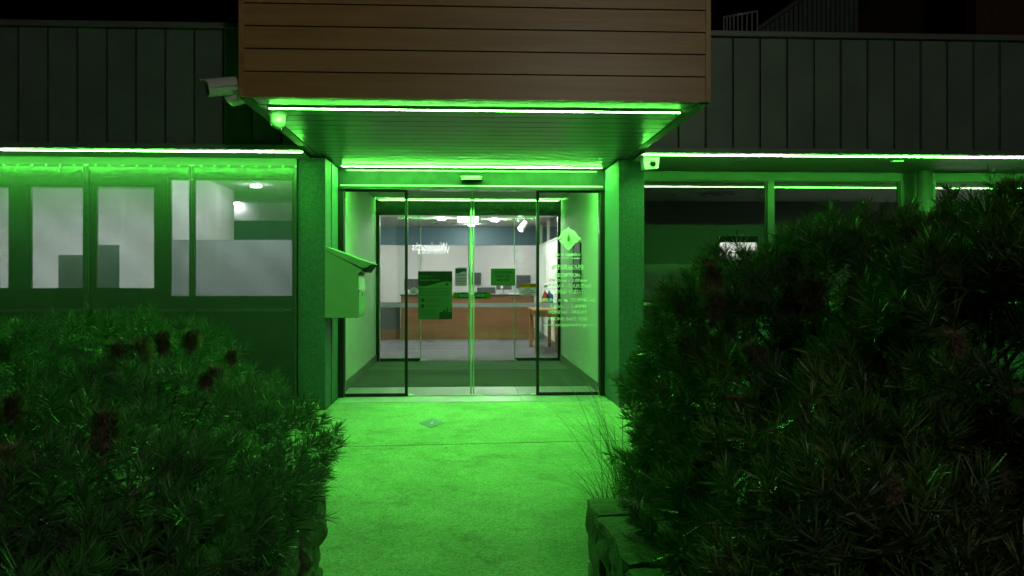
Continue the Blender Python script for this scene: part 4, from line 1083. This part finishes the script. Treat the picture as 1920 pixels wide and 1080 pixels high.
class Bush:
    def __init__(s, ells): s.e = [(np.array(c, float), np.array(r, float)) for c, r in ells]
    def field(s, p):         # >0 inside
        return np.max([1-np.linalg.norm((p-c)/r, axis=1) for c, r in s.e], 0)
    def sample(s, n, rng, lo=.0, hi=.30):
        out, nor = [], []
        a = np.array([r[0]*r[1]+r[1]*r[2]+r[0]*r[2] for c, r in s.e]); a = a/a.sum()
        while sum(map(len, out)) < n:
            k = rng.choice(len(s.e), 4000, p=a); C = np.array([s.e[i][0] for i in k]); Rr = np.array([s.e[i][1] for i in k])
            d = rng.normal(0, 1, (4000, 3)); d /= np.linalg.norm(d, axis=1, keepdims=True)
            f = 1-rng.uniform(0, 1, 4000)**1.6*hi
            p = C+d*Rr*f[:, None]
            nn = d/Rr; nn /= np.linalg.norm(nn, axis=1, keepdims=True)
            fl = s.field(p)
            ok = (fl < hi+.02) & (p[:, 2] > .1) & (p[:, 1] > .9)
            out.append(p[ok]); nor.append(nn[ok])
        return np.concatenate(out)[:n], np.concatenate(nor)[:n]
    def hit(s, u, v):
        a = (u-UC)/F; dd = np.array([a*CY+SY, CY-a*SY, -(v-VC)/F]); o = np.array([0, 0, H])
        best = None
        for t in np.arange(1.0, 9, .02):
            if s.field((o+dd*t)[None])[0] > .0: best = t; break
        return None if best is None else o+dd*best
def make_bush(name, bush, n, label, m, base, seeds, npn, L0, L1, wd, spikes, stems, rng, bumpy=.2, gap=-.22):
    r = tag(empty(name, base), label, 'bush')
    pa, na = bush.sample(int(n*.62), rng, 0, .07); pb, nb_ = bush.sample(n-int(n*.62), rng, 0, .34)
    p = np.concatenate([pa, pb]); nn = np.concatenate([na, nb_])
    k_ = rng.permutation(len(p)); p, nn = p[k_], nn[k_]
    lump = np.array([mnoise.noise(Vector(q_)*3.6)+.55*mnoise.noise(Vector(q_)*8.5+Vector((9, 4, 2))) for q_ in p])
    p = p+rng.normal(0, .02, p.shape)+nn*(lump*bumpy-.02)[:, None]
    ok = (lump > gap) | (rng.random(len(p)) < .22)      # fewer shoots in the hollows
    p, nn = p[ok], nn[ok]
    ax_ = nn*.85+np.array([[0,0,.5]])+rng.normal(0, .24, p.shape); ax_ /= np.linalg.norm(ax_, axis=1, keepdims=True)
    V, Q = needles(p, ax_, npn, L0, L1, wd, rng)
    fast_mesh('foliage', V, Q, m, r)['kind'] = 'stuff'
    # woody shoots under a share of the rosettes
    bm = bmesh.new(); b0 = np.array(base)
    for i in range(stems):
        e = p[i]; k = i % len(seeds); s0 = np.array(seeds[k])+rng.normal(0, .08, 3)*np.array([1,1,0])
        mid = s0*.45+e*.55+rng.normal(0, .07, 3)-np.array([0,0,.05])
        pts = [s0*(1-t)**2+2*mid*t*(1-t)+e*t*t for t in np.linspace(0, 1, 6)]
        tube(bm, [tuple(x) for x in pts], list(np.linspace(.013, .0035, 6)), 5)
    bm_obj('branches', bm, M['bark'], r)
    for s_ in seeds:
        bm = bmesh.new(); tube(bm, [(s_[0], s_[1], s_[2]-.35), (s_[0]+.02, s_[1], s_[2]+.05), (s_[0], s_[1]+.03, s_[2]+.35)], [.035, .03, .018], 8)
        bm_obj('trunk', bm, M['bark'], r)
    # bristly brown flower spikes
    for u, v, sz in spikes:
        h = bush.hit(u, v)
        if h is None: continue
        d = Vector((rng.normal(0, .22), rng.normal(-.12, .15), 1)).normalized()
        o = bpy.data.objects.new('flower_spike', random.choice(SPIKES))
        o.scale = (sz*1.25, sz*1.25, sz*.95); o.rotation_mode = 'QUATERNION'; o.rotation_quaternion = Vector((0,0,1)).rotation_difference(d)
        reg(o, r, tuple(h-np.array([0,.06,.05*sz])))
    return r
def spike_mesh(seed):
    rng = np.random.default_rng(seed); n = 1500
    z = rng.uniform(0, .10, n); ph = rng.uniform(0, 2*np.pi, n)
    rr = .024*np.sqrt(np.clip(1-((z-.05)/.062)**4, .05, 1))
    d = np.stack([np.cos(ph), np.sin(ph), (z-.045)*14+rng.normal(0, .5, n)], 1); d /= np.linalg.norm(d, axis=1, keepdims=True)
    b = np.stack([rr*np.cos(ph), rr*np.sin(ph), z], 1)
    L = rng.uniform(.014, .040, n)[:, None]; tng = np.stack([-np.sin(ph), np.cos(ph), np.zeros(n)], 1)*.0017
    V = np.stack([b-tng, b+tng, b+d*L+rng.normal(0, .005, (n, 3))], 1).reshape(-1, 3); T = np.arange(3*n).reshape(-1, 3)
    k = 10; core = []; F_ = []
    for z_, r_ in ((-.05,.006), (0,.008), (.004,.016), (.05,.022), (.09,.016), (.104,.005)):
        core += [(r_*math.cos(2*math.pi*i/k), r_*math.sin(2*math.pi*i/k), z_) for i in range(k)]
    o = len(V)
    for j in range(5): F_ += [(o+j*k+i, o+j*k+(i+1)%k, o+(j+1)*k+(i+1)%k, o+(j+1)*k+i) for i in range(k)]
    me = bpy.data.meshes.new('flower_spike'); me.from_pydata(V.tolist()+core, [], T.tolist()+F_); me.materials.append(M['cone']); return me
SPIKES = [spike_mesh(i) for i in range(4)]

left = Bush([((-3.3, 4.6, .60), (1.3, 1.0, .62)), ((-2.05, 4.5, .58), (1.0, .95, .62)), ((-2.6, 3.5, .52), (1.3, 1.1, .60)),
             ((-1.52, 3.4, .52), (.66, .9, .50)), ((-1.10, 3.9, .56), (.44, .58, .34)), ((-1.20, 2.7, .46), (.50, .85, .44)), ((-2.2, 2.4, .48), (1.0, .9, .48)),
             ((-4.4, 4.3, .60), (1.2, 1.1, .62)), ((-1.10, 1.9, .42), (.45, .6, .38)), ((-1.05, 3.1, .50), (.38, .55, .26)), ((-.94, 2.5, .54), (.34, .85, .26)), ((-.93, 3.2, .54), (.32, .45, .24))])
make_bush('needle_bush', left, 6800, 'low dense dark needle bush with brown flower spikes in the left stone planter', M['needle'], (-1.8, 3.4, .33),
          [(-1.5, 3.2, .33), (-2.2, 3.0, .33), (-2.7, 3.9, 0), (-1.5, 4.2, 0), (-3.4, 4.3, 0), (-1.4, 2.2, .33)], 50, .044, .068, .0034,
          [(232,664,1.25),(276,657,1.1),(316,640,1.0),(366,633,.9),(458,652,1.0),(400,706,1.15),(514,716,.9),(210,800,1.2),(40,858,.9),(45,757,.8),(440,668,.8),(395,716,.9)], 160, np.random.default_rng(5), .12, -.34)
right = Bush([((1.45, 3.9, .75), (.62, .80, .78)), ((2.0, 3.6, .85), (.75, .9, .85)), ((1.25, 3.3, .55), (.42, .6, .62)), ((2.5, 3.2, .95), (.8, .8, .88)),
              ((1.30, 2.5, .50), (.52, .75, .60)), ((1.75, 2.5, .75), (.6, .6, .80)), ((1.9, 2.1, .75), (.55, .6, .85)), ((2.9, 3.8, .9), (1.0, 1.0, .85)), ((1.05, 1.8, .48), (.52, .55, .50)), ((1.0, 2.7, .46), (.34, .7, .34)), ((1.15, 4.0, .5), (.30, .45, .5))])
make_bush('banksia_bush', right, 9200, 'tall olive green needle bush with brown cones in the right stone planter', M['needle_r'], (1.6, 3.2, .33),
          [(1.4, 3.1, .33), (1.9, 2.9, .33), (1.5, 3.9, 0), (2.4, 3.1, .33), (1.3, 2.3, .33), (1.7, 2.1, .33), (2.6, 3.8, 0)], 48, .050, .080, .0040,
          [(1415,472,1.25),(1323,520,1.2),(1326,566,1.15),(1270,582,.85),(1495,546,1.0),(1537,430,1.0),(1280,648,.8),(1370,760,.8),(1490,765,.8),(1895,745,.55),(1330,1010,.8),(1685,450,1.0),(1410,655,.8),(1575,620,.8),(1640,900,.5),(1760,640,.6),(1300,860,.55),(1450,905,.55),(1850,880,.5)], 200, np.random.default_rng(9), .15, -.36)

# long grass leaning over the path
def grass(name, base, n, label, lean, hmin, hmax, rng, spread):
    r = tag(empty(name, base), label, 'grass')
    Vs, Qs = [], []; off = 0
    for i in range(n):
        b = np.array(base)+np.array([rng.normal(0, spread), rng.normal(0, spread), -.02])
        a = rng.uniform(-math.pi, math.pi) if rng.random() < .35 else math.pi+rng.normal(0, .75)
        d = np.array([math.cos(a), math.sin(a), 0]); L = rng.uniform(hmin, hmax); out = rng.uniform(.25, .95)*lean
        wd = rng.uniform(.0016, .0028); sd = np.array([-d[1], d[0], 0])
        pts = []
        for t in np.linspace(0, 1, 9):
            pts.append(b+d*L*out*t**1.35+np.array([0,0,1])*L*(t*.98-out*.62*t**2.3))
        for j, p in enumerate(pts):
            ww = wd*(1-.85*(j/8)**2); Vs += [p-sd*ww, p+sd*ww]
        for j in range(8): k = off+2*j; Qs.append((k, k+1, k+3, k+2))
        off += 18
    fast_mesh('blades', np.array(Vs), np.array(Qs), M['grass'], r)['kind'] = 'stuff'
    return r
grass('grass_clump', (.93, 4.45, 0), 150, 'clump of long thin grass arching over the path beside the right planter', 1.45, .55, 1.0, np.random.default_rng(3), .07)
grass('grass_clump', (.98, 4.62, 0), 46, 'sparse clump of the longest grass stalks reaching far over the path', 1.25, .95, 1.45, np.random.default_rng(8), .08)
grass('grass_clump', (1.22, 5.2, 0), 110, 'second clump of long grass standing behind the arching one near the right column', 1.2, .6, 1.15, np.random.default_rng(4), .10)

# fallen leaves and needles along the edges of the path
r_ = np.random.default_rng(21); Vl, Ql = [], []
for i in range(420):
    y = r_.uniform(1.5, 9.0)
    if y < 3.7: x = r_.choice([-.58, .54])+r_.choice([-1, 1])*0+(1 if r_.random() < .5 else -1)*0
    if y < 3.7: x = (-.56+abs(r_.normal(0, .10))) if r_.random() < .5 else (.51-abs(r_.normal(0, .10)))
    else: x = r_.uniform(-1.4, 1.6) if r_.random() < .25 else ((-1.40+abs(r_.normal(0, .25))) if r_.random() < .5 else (1.62-abs(r_.normal(0, .3))))
    a_ = r_.uniform(0, 6.28); L_ = r_.uniform(.015, .045); w_ = L_*r_.uniform(.06, .3)
    c_, s_ = math.cos(a_), math.sin(a_); k = len(Vl); z = .004
    Vl += [(x-L_*c_/2, y-L_*s_/2, z), (x+w_*s_/2, y-w_*c_/2, z+.003), (x+L_*c_/2, y+L_*s_/2, z+.002), (x-w_*s_/2, y+w_*c_/2, z+.003)]; Ql.append((k, k+1, k+2, k+3))
tag(mesh_obj('leaf_litter', Vl, Ql, M['litter']), 'scattered fallen leaves and needles along the path edges', 'leaf litter', kind='stuff')

# ================================================================== across the street, seen only as reflections
sh = tag(empty('shop_building', (-2.4, -41, 0)), 'dark shop across the street whose lit white sign mirrors in the doors', 'building')
box('wall', -14, 10, -46, -40.1, 0, 5.2, M['render'], sh)
box('parapet', -14.1, 10.1, -46.1, -40.0, 5.2005, 5.5, M['trim'], sh)
box('shopfront', -11, 7, -40.095, -40.05, .2, 2.6, M['black'], sh)
text_mesh('sign_lettering', 'Woolworths', -3.75, -1.15, 3.45, 4.05, -40.04, M['signglow'], sh, .01, 0, True)
# street tree on the forecourt: its leaves mirror in the doors and its crown shades the beds from the lamp
tr = tag(empty('street_tree', (1.8, -3.6, 0)), 'leafy street tree on the forecourt that mirrors faintly in the glass', 'tree')
bm = bmesh.new(); tube(bm, [(1.8, -3.7, -.1), (1.85, -3.68, 1.2), (1.78, -3.6, 2.4), (1.8, -3.6, 4.2)], [.13, .10, .08, .03], 9); bm_obj('trunk', bm, M['bark'], tr)
r_ = np.random.default_rng(31); bm = bmesh.new()
for k in range(16):
    a_ = k*2.4; e_ = (1.8+2.1*math.cos(a_)*r_.uniform(.5, 1), -3.6+.85*math.sin(a_), 4.2+r_.uniform(-.5, .6))
    tube(bm, [(1.8, -3.6, 2.5+.08*k), ((1.8+e_[0])/2, (-3.6+e_[1])/2, 3.2+.04*k), e_], [.035, .022, .008], 6)
bm_obj('limbs', bm, M['bark'], tr)
n = 2600; d = r_.normal(0, 1, (n, 3)); d /= np.linalg.norm(d, axis=1, keepdims=True)
c_ = np.array([1.8, -3.6, 4.2])+d*np.array([2.6, 1.05, .82])*(r_.uniform(.15, 1, n)**.4)[:, None]+r_.normal(0, .06, (n, 3))
u_ = r_.normal(0, 1, (n, 3)); u_ /= np.linalg.norm(u_, axis=1, keepdims=True); v_ = np.cross(u_, r_.normal(0, 1, (n, 3))); v_ /= np.linalg.norm(v_, axis=1, keepdims=True)
L_ = r_.uniform(.10, .19, n)[:, None]
fast_mesh('crown', np.stack([c_-u_*L_/2, c_+v_*L_*.16, c_+u_*L_/2, c_-v_*L_*.16], 1).reshape(-1, 3), np.arange(4*n).reshape(-1, 4), M['needle'], tr)['kind'] = 'stuff'
# street lamp behind the camera: the source of the faint warm light on the timber
lamp = tag(empty('street_lamp', (3.4, -9, 0)), 'street lamp on a tall pole across the forecourt, lighting the timber canopy', 'street lamp')
bm = bmesh.new(); tube(bm, [(3.4, -9, -.02), (3.4, -9, 3), (3.4, -9, 6.4), (3.2, -8.4, 6.75), (3.0, -7.8, 6.8)], [.09, .08, .055, .045, .04], 10); bm_obj('pole', bm, M['steel'], lamp)
box('lamp_housing', 2.85, 3.15, -8.0, -7.3, 6.76, 6.86, M['trim'], lamp, .02)
box('lamp_lens', 2.90, 3.10, -7.9, -7.4, 6.745, 6.7595, M['lampglow'], lamp)
ld = bpy.data.lights.new('lamp_bulb', 'POINT'); ld.energy = STREET_POWER; ld.color = (1, .93, .78); ld.shadow_soft_size = .2
lo = bpy.data.objects.new('lamp_bulb', ld); reg(lo, lamp, (3.0, -7.65, 6.6))
